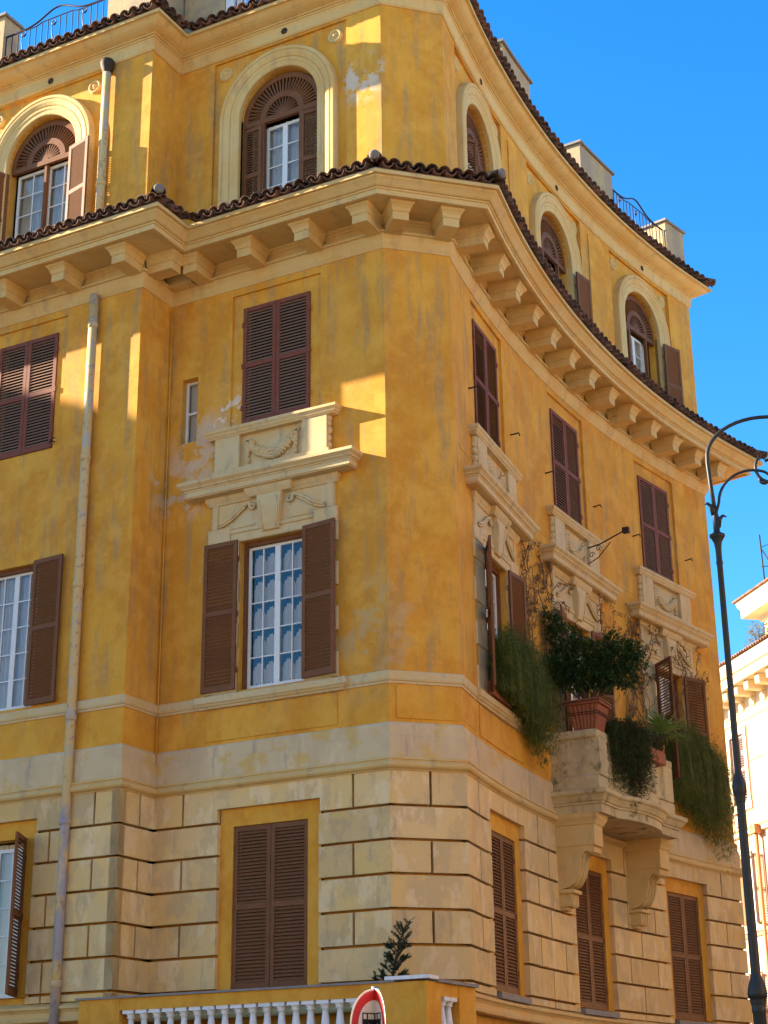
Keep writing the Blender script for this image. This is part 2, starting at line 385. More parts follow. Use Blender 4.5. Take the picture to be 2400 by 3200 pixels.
def mitre(a, b):
    m_ = (a + b); m_.normalize(); return m_ / m_.dot(a)
def main_path(sA=-9.0, back=10.0):
    p = [(*WA.pt(sA), *Nn)]
    p.append((*P1, *mitre(Nn, T))); p.append((*P2, *mitre(T, Nn)))
    p.append((*P3, *mitre(Nn, WC.n))); p.append((*P4, *mitre(WC.n, WD.nor(0))))
    n = 30
    for i in range(1, n): q = DLEN * i / n; p.append((*WD.pt(q), *WD.nor(q)))
    p.append((*END, *mitre(WD.nor(DLEN), ENDN)))
    e = END - WD.nor(DLEN) * back; p.append((*e, *ENDN))
    return p
PATH = main_path()

# ------------------------------------------------------------------ ground and street
g_ = MB().quad((-900, -900, 0), (900, -900, 0), (900, 900, 0), (-900, 900, 0)).build('ground', M['cobble']); g_['kind'] = 'structure'
pv = MB(); pp = [(x, y, mx_, my_) for (x, y, mx_, my_) in PATH]
pv.sweep(pp, [(-1.0, .13), (2.6, .13), (2.62, .0)]); o_ = pv.build('pavement', M['paving']); o_['kind'] = 'structure'

# ================================================================== THE CORNER BUILDING
bld = thing('corner_building', 'ochre corner palazzo with concave side, brown shutters and tiled eaves', 'building', (P3.x, P3.y + 6, 0))
CA, CB, CD = -2.70, 2.36, (2.40, 7.0, 11.62)
ZS, ZM0, ZM1, ZA0 = 7.0, 13.71, 16.06, 17.30
AH = dict(hw=.98, z0=3.74, z1=6.68); PH = dict(hw=.66, z0=8.70, z1=11.40); MH = dict(hw=.96, z0=13.60, z1=16.36); RH = dict(hw=1.52, z0=17.50, z1=21.75)
def H(c, d): return (c - d['hw'], c + d['hw'], d['z0'], d['z1'])
for w, s0, s1, cs in ((WA, -9.0, 0, [CA, CA - 4.6]), (WR, 0, LR, []), (WB, 0, LB, [CB]), (WC, 0, LC, []), (WD, 0, DLEN, list(CD))):
    extra = [(.30, .66, 13.57, 14.88)] if w is WB else []
    mb = MB(); wallmesh(mb, w, s0, s1, 0, ZS + .02, [H(c, AH) for c in cs], o=-.10, depth=.4); mb.build('base_wall', M['ochre'], bld)
    mb = MB(); wallmesh(mb, w, s0, s1, ZS + .02, 17.2, [H(c, PH) for c in cs] + [H(c, MH) for c in cs] + extra, depth=.3); mb.build('wall', M['ochre'], bld)
    mb = MB(); wallmesh(mb, w, s0, s1, 17.2, 22.1, [H(c, RH) for c in cs], depth=.3); mb.build('attic_wall', M['ochre'], bld)
# closing walls, roof deck and floors (keep the inside dark)
b1 = END - WD.nor(DLEN) * 12; b0 = WA.pt(-9.0) - Nn * 12
mb = MB()
for a, b in ((END, b1), (b1, b0), (b0, WA.pt(-9.0))): mb.quad((a.x, a.y, 0), (b.x, b.y, 0), (b.x, b.y, 22.3), (a.x, a.y, 22.3))
mb.build('rear_wall', M['ochre'], bld)
ring = [WA.pt(-9.0), P1, P2, P3, P4] + [WD.pt(DLEN * i / 12) for i in range(1, 13)] + [b1, b0]
mb = MB()
for zz in (7.9, 12.9, 17.35, 22.32): mb.add([(q.x, q.y, zz) for q in ring], [tuple(range(len(ring)))])
mb.build('floor_slab', M['dark'], bld)

# mouldings swept round the whole building
mb = MB().sweep(PATH, [(0, 3.30), (.09, 3.32), (.10, 3.36), (.06, 3.40), (.06, 3.46), (.09, 3.50), (.12, 3.52), (.12, 3.56), (0, 3.62)]); mb.build('base_moulding', M['trim'], bld)
mb = MB().sweep(PATH, [(.0, 7.00), (.075, 7.0), (.085, 7.02), (.10, 7.025), (.13, 7.04), (.148, 7.065), (.152, 7.09), (.145, 7.115), (.125, 7.135), (.10, 7.145), (.10, 7.165), (.118, 7.17), (.118, 7.20), (.075, 7.215), (0, 7.22)]); mb.build('string_course', M['trim'], bld)
mb = MB().sweep(PATH, [(0, 7.215), (.062, 7.217), (.062, 7.56), (.045, 7.575), (.045, 7.74), (.03, 7.77), (0, 7.80)]); mb.build('dado_band', M['dado'], bld)
mb = MB().sweep(PATH, [(0, 8.44), (.02, 8.44), (.022, 8.475), (.04, 8.49), (.05, 8.52), (.05, 8.62), (.045, 8.64), (0, 8.66)]); mb.build('sill_course', M['carved'], bld)
mb = MB().sweep(PATH, [(0, 16.50), (.015, 16.50), (.03, 16.53), (.06, 16.58), (.085, 16.65), (.095, 16.72), (.10, 16.76), (.14, 16.765), (.14, 16.81), (.03, 16.82), (.03, 17.0), (.05, 17.01), (.06, 17.04), (.09, 17.06), (.10, 17.10)]); mb.build('architrave', M['trim'], bld)
EO, EZ = 1.12, 17.42
mb = MB().sweep(PATH, [(.0, 17.10), (.80, 17.10), (.80, 17.07), (.87, 17.07), (.87, 17.165), (.895, 17.17), (.895, 17.20), (.93, 17.205), (.955, 17.225), (.985, 17.26), (1.02, 17.295), (1.05, 17.32), (1.06, 17.345), (EO, 17.35), (EO, EZ), (0.4, 17.48), (0, 17.5)]); mb.build('cornice', M['trim'], bld)
UO, UZ = .46, 22.36
mb = MB().sweep(PATH, [(0, 21.80), (.02, 21.80), (.045, 21.83), (.055, 22.02), (.075, 22.06), (.10, 22.07), (.10, 22.10), (.135, 22.105), (.135, 22.13), (.20, 22.15), (.27, 22.18), (.33, 22.22), (.38, 22.27), (.40, 22.29), (UO, 22.295), (UO, UZ), (.1, 22.42), (0, 22.43)]); mb.build('attic_cornice', M['trim'], bld)

# ashlar blocks: each its own piece
RZ = [7.0, 6.445, 5.905, 5.37, 4.83, 4.29, 3.755, 3.60]
GAP = .022
def block(w, a, b, z0, z1, ga=GAP, gb=GAP):
    MB().wbox(w, a + ga, b - gb, -.11, .06, z0 + GAP, z1 - GAP if z1 < 6.99 else z1, bev=.005).build('stone_block', M['stone'], bld)
def row(w, cuts, z0, z1, lo_end=True, hi_end=True, notch=None):
    for i in range(len(cuts) - 1):
        block(w, cuts[i], cuts[i + 1], z0, z1, GAP, GAP)
def bridge(w, a, b, z0, z1, hs):
    """one block of the top course that spans over a window opening"""
    mb = MB(); q = a + GAP
    for h0, h1 in hs:
        if h1 <= a or h0 >= b: continue
        h0 -= 0; h1 += 0
        mb.wbox(w, q, h0 - GAP, -.11, .06, z0 + GAP, z1); mb.wbox(w, h0 - GAP, h1 + GAP, -.11, .06, 6.68 + .002, z1); q = h1 + GAP
    mb.wbox(w, q, b - GAP, -.11, .06, z0 + GAP, z1); mb.build('stone_block', M['stone'], bld)
def cornerrow(w, cuts, z0, z1, ea, eb):
    """ea/eb: end extension so that blocks meet at outside corners / keep clear at inside ones"""
    c = list(cuts); c[0] += ea - GAP * (1 if ea <= 0 else 1); c[-1] += eb + GAP
    for i in range(len(c) - 1): block(w, c[i], c[i + 1], z0, z1)
E1 = .0589   # ends meet on the mitre of the .06 face
def cm(na, nb):   # tangent extension of a .06 offset face at a corner
    return .06 * math.tan(math.acos(max(-1, min(1, na.dot(nb)))) / 2)
x1, x3, x4 = cm(Nn, T), cm(Nn, WC.n), cm(WC.n, WD.nor(0))
for r in range(len(RZ) - 1):
    z1, z0 = RZ[r], RZ[r + 1]; odd = r % 2 == 0
    if r == 6: odd = False
    hA, hB = (CA - .98, CA + .98), (CB - .98, CB + .98)
    top = (r == 0)
    # side A
    cornerrow(WA, [hA[1], -.47, 0] if odd else [hA[1], -1.40, 0], z0, z1, 0, x1) if not top else None
    if top:
        block(WA, -.47, x1 + GAP, z0, z1)
        bridge(WA, CA - 2.2, -.47, z0, z1, [hA])
    cornerrow(WA, [CA - 2.2, CA - 1.5, hA[0]], z0, z1, 0, 0) if not top else None
    # return
    cornerrow(WR, [0, .50, LR] if odd else [0, LR], z0, z1, -x1, -.06)
    # side B
    if top:
        block(WB, .06 - GAP, .66, z0, z1); bridge(WB, .66, 3.98, z0, z1, [hB]); block(WB, 3.98, LB + x3 + GAP, z0, z1)
    else:
        cornerrow(WB, [0, .66, hB[0]] if odd else [0, hB[0]], z0, z1, .06, 0)
        cornerrow(WB, [hB[1], 3.98, LB] if odd else [hB[1], LB], z0, z1, 0, x3)
    # chamfer
    cornerrow(WC, [0, LC * .53, LC] if odd else [0, LC], z0, z1, -x3, x4)
    # concave side
    ed = [0] + [v for c in CD for v in (c - .98, c + .98)] + [DLEN]
    if top:
        xs = [-x4 - GAP, .72, 4.15, 5.35, 8.65, 9.95, 13.3, DLEN + .03]
        for a, b in zip(xs[:-1], xs[1:]): bridge(WD, a, b, z0, z1, [(c - .98, c + .98) for c in CD])
        continue
    for k in range(0, 8, 2):
        a, b = ed[k], ed[k + 1]
        if k == 0: cuts = [a, .72, b] if odd else [a, b]
        elif k == 6: cuts = [a, (a + b) / 2, b] if odd else [a, b]
        else: cuts = [a, a + .27 * (b - a), a + .77 * (b - a), b] if odd else [a, (a + b) / 2, b]
        cornerrow(WD, cuts, z0, z1, -x4 if k == 0 else 0, .0 if k < 6 else .03)

# ---- window bays ------------------------------------------------------------------------
def plate(hw, z0, z1, hole, o, name, m_, depth=.25):
    return wallmesh(MB(), LW, -hw, hw, z0, z1, [hole], o=o, depth=depth).mesh(name, M[m_])
PL_A = plate(.98, 3.74, 6.68, (-.725, .725, 3.745, 6.38), -.03, 'window_margin', 'ochre')
PL_M = plate(.96, 13.60, 16.36, (-.725, .725, 13.66, 16.06), -.045, 'window_margin', 'ochre')
PL_R = plate(1.52, 17.50, 21.75, (-.89, .89, 17.6, 20.26, 'arch'), -.05, 'window_margin', 'ochre')

def leaf_meshes(w, h, tag_, fm, pitch=.058, mid=.5, tilt=56, hw_=.029):
    """shutter leaf in local frame: hinge at x=0, spans +x, thickness in y, z from 0"""
    st, th = .075, .042
    f = MB(); f.box(0, st, -th / 2, th / 2, 0, h); f.box(w - st, w, -th / 2, th / 2, 0, h)
    f.box(st, w - st, -th / 2 + .002, th / 2 - .002, 0, .11); f.box(st, w - st, -th / 2 + .002, th / 2 - .002, h - .085, h)
    zm = h * mid; f.box(st, w - st, -th / 2 + .002, th / 2 - .002, zm - .045, zm + .045)
    for zz in (.35, h * .5, h - .35):                       # hinges
        f.box(-.022, .03, th / 2 - .004, th / 2 + .012, zz - .05, zz + .05)
    s = MB(); a = rad(tilt); t_ = .0045; ca, sa = math.cos(a), math.sin(a)
    pr = [(-hw_ * ca - t_ * sa, hw_ * sa - t_ * ca), (-hw_ * ca + t_ * sa, hw_ * sa + t_ * ca), (hw_ * ca + t_ * sa, -hw_ * sa + t_ * ca), (hw_ * ca - t_ * sa, -hw_ * sa - t_ * ca)]
    vs = [(x, y, z) for x in (st - .004, w - st + .004) for (y, z) in pr]
    s.add(vs, [(0, 1, 2, 3), (7, 6, 5, 4), (0, 4, 5, 1), (1, 5, 6, 2), (2, 6, 7, 3), (3, 7, 4, 0)])
    zs = []
    for (a0, a1) in ((.11, zm - .045), (zm + .045, h - .085)):
        n = int((a1 - a0) / pitch); zs += [a0 + (i + .5) * (a1 - a0) / n for i in range(n)]
    return f.mesh('shutter', M[fm]), s.mesh('slat', M['slatm' if fm == 'mahog' else 'slatb']), zs
def shutter(Mx, ms, parent=bld):
    f, s, zs = ms; o = link('shutter', f, parent, Mx)
    for z in zs: link('slat', s, o, Mx @ Matrix.Translation((0, 0, z)))
    return o
LEAF_M = leaf_meshes(.715, 2.39, 'm', 'mahog', .060)
LEAF_A = leaf_meshes(.715, 2.63, 'a', 'brown', .056)
LEAF_P = leaf_meshes(.70, 2.72, 'p', 'brown', .062, .52, 50, .028)
LEAF_R = leaf_meshes(.44, 2.42, 'r', 'brown', .056, .55)
LEAF_R2 = leaf_meshes(.60, 2.42, 'r2', 'brown', .056, .55)
def rz(a): return Matrix.Rotation(a, 4, 'Z')
def closed_pair(Fr, ms, hw, z, o):
    # left leaf: hinge at local +x (viewer left), spans toward -x ; right leaf: hinge at -x
    fl = Matrix.Scale(-1, 4, (1, 0, 0))
    shutter(Fr @ Matrix.Translation((-hw, o, z)), ms)
    shutter(Fr @ Matrix.Translation((hw, o, z)) @ fl, ms)
def open_leaf(Fr, ms, side, hw, z, o, ang):
    """side 'L'/'R' as seen from outside; ang = opening angle from closed (180 = flat on wall)"""
    if side == 'R': shutter(Fr @ Matrix.Translation((-hw, o, z)) @ rz(rad(ang)), ms)
    else: shutter(Fr @ Matrix.Translation((hw, o, z)) @ rz(-rad(ang)) @ Matrix.Scale(-1, 4, (1, 0, 0)), ms)

def casement(hw, h, cols, rows, fw_=.055, bar=.022, gapc=.0):
    """white two-leaf casement, local, centred, z from 0, front at y=0; returns mesh + pane rects"""
    f = MB(); d = .05
    f.box(-hw, hw, -d, 0, 0, .09); f.box(-hw, hw, -d, 0, h - .06, h)
    panes = []
    for sgn in (-1, 1):
        x0, x1 = (.0, hw) if sgn > 0 else (-hw, 0)
        f.box(x0, x0 + fw_, -d + .002, .002, .09, h - .06); f.box(x1 - fw_, x1, -d + .002, .002, .09, h - .06)
        a, b = x0 + fw_, x1 - fw_; cw = (b - a) / cols; rh = (h - .15) / rows
        for i in range(1, cols): f.box(a + i * cw - bar / 2, a + i * cw + bar / 2, -d + .006, -.004, .09, h - .06)
        for j in range(1, rows): f.box(a, b, -d + .008, -.006, .09 + j * rh - bar / 2, .09 + j * rh + bar / 2)
        for i in range(cols):
            for j in range(rows): panes.append((a + i * cw, .09 + j * rh, cw, rh))
    return f.mesh('window', M['white']), panes, (panes[0][2], panes[0][3])
def curtain_mesh(hw, h, z0=0.0, frac=1.0):
    c = MB(); n = 40; P = []
    for i in range(n + 1):
        x = -hw + 2 * hw * i / n; P.append((x, .02 * math.sin(i * 1.9) + .012 * math.sin(i * .7)))
    for i in range(n): c.quad((P[i][0], P[i][1], z0), (P[i + 1][0], P[i + 1][1], z0), (P[i + 1][0], P[i + 1][1], h * frac), (P[i][0], P[i][1], h * frac))
    return c
def swag_mesh(w, h):
    """small scalloped half-curtain hanging in one row of panes"""
    c = MB(); n = 14
    xs = [-w / 2 + w * i / n for i in range(n + 1)]
    lo = [h * .05 + h * .06 * math.cos(i * 1.3) for i in range(n + 1)]
    hi = [h * (.55 + .30 * math.sin(math.pi * i / n)) + h * .04 * math.sin(i * 2.3) for i in range(n + 1)]
    ys = [.006 * math.sin(i * 1.7) for i in range(n + 1)]
    for i in range(n): c.quad((xs[i], ys[i], lo[i]), (xs[i + 1], ys[i + 1], lo[i + 1]), (xs[i + 1], ys[i + 1], hi[i + 1]), (xs[i], ys[i], hi[i]))
    return c
PANE = {}
def pane_mesh(w, h):
    k = (round(w, 3), round(h, 3))
    if k not in PANE: PANE[k] = MB().quad((0, 0, 0), (0, 0, h), (w, 0, h), (w, 0, 0)).mesh('pane', M['glass'])
    return PANE[k]
def window(Fr, cs, z, o, curtain=None, swags=False):
    f, panes, sz = cs; Mx = Fr @ Matrix.Translation((0, o, z))
    w = link('window', f, bld, Mx)
    for (x, zz, a, b) in panes: link('pane', pane_mesh(a, b), w, Mx @ Matrix.Translation((x, -.022, zz)))
    if curtain: link('curtain', curtain, w, Mx @ Matrix.Translation((0, -.12, 0)))
    if swags:
        for (x, zz, a, b) in panes: link('curtain', SWAG, w, Mx @ Matrix.Translation((x + a / 2, -.10, zz)))
    return w
CAS_P = casement(.60, 2.62, 2, 5); CAS_R = casement(.42, 2.30, 1, 5); CAS_RA = casement(.80, 2.40, 2, 5); CAS_A = casement(.66, 2.5, 2, 5)
CUR_P = curtain_mesh(.62, 2.6).mesh('curtain', M['curtain']); CUR_R = curtain_mesh(.82, 2.4).mesh('curtain', M['curtain'])
SWAG = swag_mesh(CAS_P[2][0] * 1.02, CAS_P[2][1]).mesh('curtain', M['curtain'])
CASING_P = MB(); 
for sx in (-1, 1): CASING_P.box(min(sx * .60, sx * .66), max(sx * .60, sx * .66), -.30, -.10, 8.70, 11.40)
CASING_P.box(-.60, .60, -.30, -.10, 11.32, 11.40); CASING_P = CASING_P.mesh('window_casing', M['brown'])
SPROF = lambda w_: [(-w_, -.06, -1, 0), (-w_, 0, -1, 1), (w_, 0, 1, 1), (w_, -.06, 1, 0)]

# stone dressing of the piano nobile window and the false balcony above it
def scroll(mb, sx, x0, z0):
    """S-scroll ribbon with a spiral: outer low end at x0 rising to the spiral near the keystone"""
    pts = []
    for i in range(15):
        t = i / 14; pts.append((x0 + (.42 - x0) * t, z0 + .05 + .30 * (t * t * (3 - 2 * t))))
    cx, cz = .385, z0 + .285
    for i in range(1, 26):
        a = math.pi / 2 - i * .36; r = .075 * (1 - i / 30); pts.append((cx + r * math.cos(a) + .0, cz + r * math.sin(a)))
    P = [(sx * x, .085, z) for x, z in pts]
    mb.tube(P, [.034] * 15 + [.032 * (1 - i / 40) for i in range(25)], 6)
    P2_ = [(sx * (x + .02), .08, z - .075 * (1 - abs(k / 7 - 1) * .4)) for k, (x, z) in enumerate(pts[:13])]
    mb.tube(P2_, .022, 5)
def dressing():
    out = {}
    j = MB()
    for sx in (-1, 1):
        a, b = sorted((sx * .68, sx * 1.20)); j.box(a, b, 0, .035, 8.66, 11.44)
        for k in range(4):
            zz = 8.68 + k * .80; a, b = sorted((sx * .68, sx * 1.33)); j.box(a, b, .002, .055, zz, zz + (.42 if k < 3 else .36), bev=.012)
        a, b = sorted((sx * .86, sx * 1.335)); j.box(a, b, .0, .075, 11.42, 11.70, bev=.012)
    j.box(-.86, .86, 0, .05, 11.40, 11.62, bev=.012); j.box(-.86, .86, 0, .075, 11.56, 11.64, bev=.012)
    out['window_jamb'] = j
    f = MB(); f.box(-1.27, 1.27, -.02, .045, 11.62, 12.32)
    for sx in (-1, 1):
        a, b = sorted((sx * 1.13, sx * 1.25)); f.box(a, b, 0, .066, 11.70, 12.20, bev=.008)
        a, b = sorted((sx * .34, sx * 1.12)); f.box(a, b, 0, .064, 11.655, 11.70, bev=.006)
        scroll(f, sx, 1.08, 11.73)
    f.sweep(SPROF(1.25), [(.03, 12.14), (.07, 12.15), (.09, 12.19), (.12, 12.23), (.125, 12.27), (.125, 12.305), (.03, 12.305)])
    out['frieze'] = f
    k = MB(); v = []
    for z, hw, y in ((11.50, .17, .10), (11.62, .19, .135), (11.85, .215, .165), (12.05, .24, .175), (12.16, .255, .16)):
        v.append([(-hw, 0, z), (-hw, y, z), (hw, y, z), (hw, 0, z)])
    for q in range(len(v) - 1):
        k.add(v[q] + v[q + 1], [(0, 4, 5, 1), (1, 5, 6, 2), (2, 6, 7, 3), (0, 1, 2, 3), (7, 6, 5, 4)])
    for sx in (-1, 1): k.tube([(sx * hw * .80, y - .004, z) for z, hw, y in ((11.52, .17, .115), (11.65, .19, .15), (11.85, .215, .175), (12.05, .24, .18))], .016, 5)
    k.sweep(SPROF(.26), [(.0, 12.15), (.165, 12.16), (.185, 12.19), (.21, 12.23), (.225, 12.27), (.225, 12.315), (.0, 12.315)])
    out['keystone'] = k
    c = MB().sweep(SPROF(1.42), [(.0, 12.31), (.27, 12.31), (.27, 12.33), (.29, 12.33), (.29, 12.43), (.305, 12.435), (.305, 12.455), (.335, 12.47), (.35, 12.50), (.385, 12.53), (.40, 12.545), (.40, 12.60), (.30, 12.625), (0, 12.66)])
    out['window_cornice'] = c
    p = MB(); p.box(-1.22, 1.22, -.02, .16, 12.60, 12.78); p.box(-.70, .70, 0, .05, 12.78, 13.42)
    for sx in (-1, 1):
        a, b = sorted((sx * .66, sx * 1.18)); p.box(a, b, -.02, .15, 12.78, 13.42, bev=.008)
        for zz, rr in ((12.86, .06), (13.0, .04), (13.14, .07), (13.28, .045), (13.37, .06)): p.ell((sx * 1.185, .06, zz), (rr * .8, .07, .07), 8, 5)
    p.sweep(SPROF(1.17), [(0, 13.42), (.155, 13.42), (.17, 13.45), (.185, 13.46), (.20, 13.50), (.225, 13.53), (.225, 13.58), (.0, 13.61)])
    out['parapet'] = p
    s = MB(); sp = [(0, 8.42), (.06, 8.43), (.075, 8.46), (.10, 8.475), (.115, 8.50), (.14, 8.52), (.14, 8.62), (.12, 8.64), (.08, 8.645), (0, 8.67)]
    s.sweep(SPROF(1.38), sp); out['window_sill'] = s
    g = MB()
    for k_ in range(17):
        t = -1 + 2 * k_ / 16; x = t * .43; z = 12.93 + .24 * t * t; thick = .062 * (1 - .35 * abs(t))
        for q in range(3):
            ro = Matrix.Rotation((q - 1) * .5 + t * .5, 3, 'Y'); g.ell((x + R_.uniform(-.02, .02), .075 + R_.uniform(0, .02), z + (q - 1) * thick * .95), (.075 * R_.uniform(.8, 1.25), .07, .034 * R_.uniform(.8, 1.3)), 7, 4, ro)
    for sx in (-1, 1):
        for k_ in range(6): g.ell((sx * (.50 + R_.uniform(-.012, .012)), .07, 13.22 - k_ * .065), (.055 + .025 * math.sin(k_ * 1.1), .07, .055), 7, 4)
        g.tube([(sx * .44, .07, 13.24), (sx * .47, .075, 13.31), (sx * .53, .075, 13.33), (sx * .57, .07, 13.28)], .022, 6)
    out['garland'] = g
    return {k_: b.mesh(k_, M['carved'] if k_ not in ('window_sill',) else M['carved']) for k_, b in out.items()}
DR = dressing()
def pn_bay(w, c, dressed=True):
    Fr = frame(w, c)
    link('window_casing', CASING_P, bld, Fr)
    if dressed:
        for k in ('window_jamb', 'frieze', 'keystone', 'window_cornice', 'window_sill'): link(k, DR[k], bld, Fr)
        pr_ = link('parapet', DR['parapet'], bld, Fr); link('garland', DR['garland'], pr_, Fr)
    return Fr
# arch-window parts --------------------------------------------------------------------------
def arch_sweep(prof, r0, zs, z0, n=28):
    """prof: (radial q, o) swept up the left jamb, over the arch and down"""
    mb = MB(); path = [((1, 0), (r0, z0))] + [((math.cos(math.pi * i / n), math.sin(math.pi * i / n)), (r0 * math.cos(math.pi * i / n), zs + r0 * math.sin(math.pi * i / n))) for i in range(n + 1)] + [((-1, 0), (-r0, z0))]
    k = len(prof); vs = [(p[0] + d[0] * q, o, p[1] + d[1] * q) for d, p in path for q, o in prof]; fs = []
    for i in range(len(path) - 1):
        for j in range(k - 1): a = i * k + j; fs.append((a, a + 1, a + k + 1, a + k))
    return mb.add(vs, fs, False)
SURR = arch_sweep([(0, -.12), (0, .03), (.02, .045), (.10, .05), (.12, .065), (.17, .07), (.185, .055), (.20, .075), (.27, .105), (.31, .11), (.33, .095), (.345, .115), (.40, .115), (.42, .09), (.43, -.05)], .89, 20.26, 17.55).mesh('window_surround', M['trim'])
ROS = MB().lathe([(0.0, .075), (.025, .075), (.035, .04), (.05, .04), (.06, .018), (.095, .012), (.105, .05), (.125, .06), (.145, .05), (.16, 0)], (0, 0, 0), 20, 'y').mesh('rosette', M['trim'])
VENT = MB()
for k in range(6):
    a = k * math.pi / 3; VENT.ell((.05 * math.cos(a), .012, .05 * math.sin(a)), (.028, .008, .028), 6, 4)
VENT.ell((0, .014, 0), (.02, .01, .02), 6, 4); VENT = VENT.mesh('vent', M['iron'])
def fan_meshes():
    zs = 20.20; y = -.15
    r = MB()
    def ringseg(ra, rb, o0, o1, n=24):
        vs = []; fs = []
        for i in range(n + 1):
            a = math.pi * i / n; c, s_ = math.cos(a), math.sin(a)
            vs += [(ra * c, o0, zs + ra * s_), (rb * c, o0, zs + rb * s_), (rb * c, o1, zs + rb * s_), (ra * c, o1, zs + ra * s_)]
        for i in range(n):
            for j in range(4): a = i * 4 + j; b = i * 4 + (j + 1) % 4; fs.append((a, a + 4, b + 4, b))
        r.add(vs, fs)
    ringseg(.79, .90, y - .05, y + .02); ringseg(.37, .50, y - .05, y + .02); ringseg(0.0, .07, y - .05, y + .02)
    r.box(-.90, .90, y - .05, y + .022, zs - .10, zs + .01)
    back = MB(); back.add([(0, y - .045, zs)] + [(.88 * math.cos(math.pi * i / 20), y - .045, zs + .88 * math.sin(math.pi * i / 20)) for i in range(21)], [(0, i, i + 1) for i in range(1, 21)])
    s1 = MB().box(.50, .80, -.007, .028, -.017, .017).mesh('slat', M['brown'])
    s2 = MB().box(.06, .38, -.007, .020, -.011, .011).mesh('slat', M['brown'])
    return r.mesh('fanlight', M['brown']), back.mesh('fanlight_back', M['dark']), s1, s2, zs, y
FAN = fan_meshes()
def arch_bay(w, c):
    Fr = frame(w, c)
    link('window_margin', PL_R, bld, Fr); link('window_surround', SURR, bld, Fr)
    for sx in (-1, 1): link('rosette', ROS, bld, Fr @ Matrix.Translation((sx * 1.26, -.05, 21.46)))
    link('vent', VENT, bld, Fr @ Matrix.Translation((-.15, .05, 21.94)))
    f = link('fanlight', FAN[0], bld, Fr); link('backing', FAN[1], f, Fr)
    for i in range(29):
        a = math.pi * (i + .5) / 29; link('slat', FAN[2], f, Fr @ Matrix.Translation((0, FAN[5] - .015, FAN[4])) @ Matrix.Rotation(-a, 4, 'Y') @ Matrix.Rotation(.5, 4, 'X'))
    for i in range(15):
        a = math.pi * (i + .5) / 15; link('slat', FAN[3], f, Fr @ Matrix.Translation((0, FAN[5] - .015, FAN[4])) @ Matrix.Rotation(-a, 4, 'Y'))
    return Fr
POST = MB()
for sx in (-1, 1): POST.box(min(sx * .40, sx * .46), max(sx * .40, sx * .46), -.20, -.12, 17.6, 20.12)
POST = POST.mesh('shutter_post', M['brown'])

# bay on side B
Fr = frame(WB, CB); link('window_margin', PL_A, bld, Fr); closed_pair(Fr, LEAF_A, .72, 3.745, -.075)
Fr = pn_bay(WB, CB); window(Fr, CAS_P, 8.71, -.17, None, True)
open_leaf(Fr, LEAF_P, 'L', .69, 8.71, .075, 180); open_leaf(Fr, LEAF_P, 'R', .66, 8.71, .08, 172)
link('window_margin', PL_M, bld, Fr); closed_pair(Fr, LEAF_M, .72, 13.665, -.035)
Fr = arch_bay(WB, CB); window(Fr, CAS_R, 17.75, -.26, CUR_R); link('shutter_post', POST, bld, Fr)
open_leaf(Fr, LEAF_R, 'L', .88, 17.65, -.145, 4); open_leaf(Fr, LEAF_R, 'R', .88, 17.65, -.145, 4)
# bay on side A
Fr = frame(WA, CA); link('window_margin', PL_A, bld, Fr); window(Fr, CAS_A, 3.75, -.17, CUR_P); open_leaf(Fr, LEAF_A, 'R', .72, 3.745, -.02, 118)
Fr = frame(WA, CA); link('window_casing', CASING_P, bld, Fr); window(Fr, CAS_P, 8.71, -.17, CUR_P); open_leaf(Fr, LEAF_P, 'R', .56, 8.70, .05, 176); open_leaf(Fr, LEAF_P, 'L', .66, 8.70, .05, 176)
link('window_margin', PL_M, bld, Fr); closed_pair(Fr, LEAF_M, .72, 13.665, -.035)
Fr = arch_bay(WA, CA); window(Fr, CAS_RA, 17.7, -.26, CUR_R); open_leaf(Fr, LEAF_R2, 'R', .86, 17.65, .15, 166); open_leaf(Fr, LEAF_R2, 'L', .88, 17.65, -.06, 112)
MB().box(-.03, .03, -.24, -.15, 17.6, 20.12).build('mullion', M['brown'], bld, Fr)
# bays on the concave side D
for i, c in enumerate(CD):
    Fr = frame(WD, c); link('window_margin', PL_A, bld, Fr); closed_pair(Fr, LEAF_A, .72, 3.745, -.075)
    Fr = pn_bay(WD, c); link('window_margin', PL_M, bld, Fr); closed_pair(Fr, LEAF_M, .72, 13.665, -.035)
    window(Fr, CAS_P, 8.71, -.17, CUR_P)
    open_leaf(Fr, LEAF_P, 'L', .68, 8.71, .07, (157, 165, 124)[i]); open_leaf(Fr, LEAF_P, 'R', .68, 8.71, .07, (172, 168, 165)[i])
    Fr = arch_bay(WD, c); window(Fr, CAS_R, 17.75, -.26, CUR_R); link('shutter_post', POST, bld, Fr)
    open_leaf(Fr, LEAF_R, 'L', .88, 17.65, -.145, (40, 4, 4)[i])
    open_leaf(Fr, LEAF_R2 if i else LEAF_R, 'R', .86, 17.65, .14, (178, 172, 168)[i])
    # iron shutter stays and pegs
    for sx, zz in ((1.28, 14.35), (-1.32, 14.45)):
        MB().tube([(0, -.02, 0), (0, .10, 0), (0, .20, .015), (0, .22, -.05)], .016, 5).build('shutter_stay', M['iron'], bld, Fr @ Matrix.Translation((sx, 0, zz)))
    sill = MB().wbox(LW, -.86, .86, -.02, .13, 3.60, 3.70); sill.build('window_sill', M['slate'], bld, frame(WD, c))
for (w, s, z) in ((WA, CA + .80, 13.75), (WB, 1.0, 13.6)):
    MB().tube([(0, -.02, 0), (0, .06, .0), (.03, .10, -.05), (-.02, .13, -.02), (-.09, .13, .02), (-.12, .12, 0)], .012, 5).build('shutter_stay', M['iron'], bld, frame(w, s) @ Matrix.Translation((0, 0, z)))
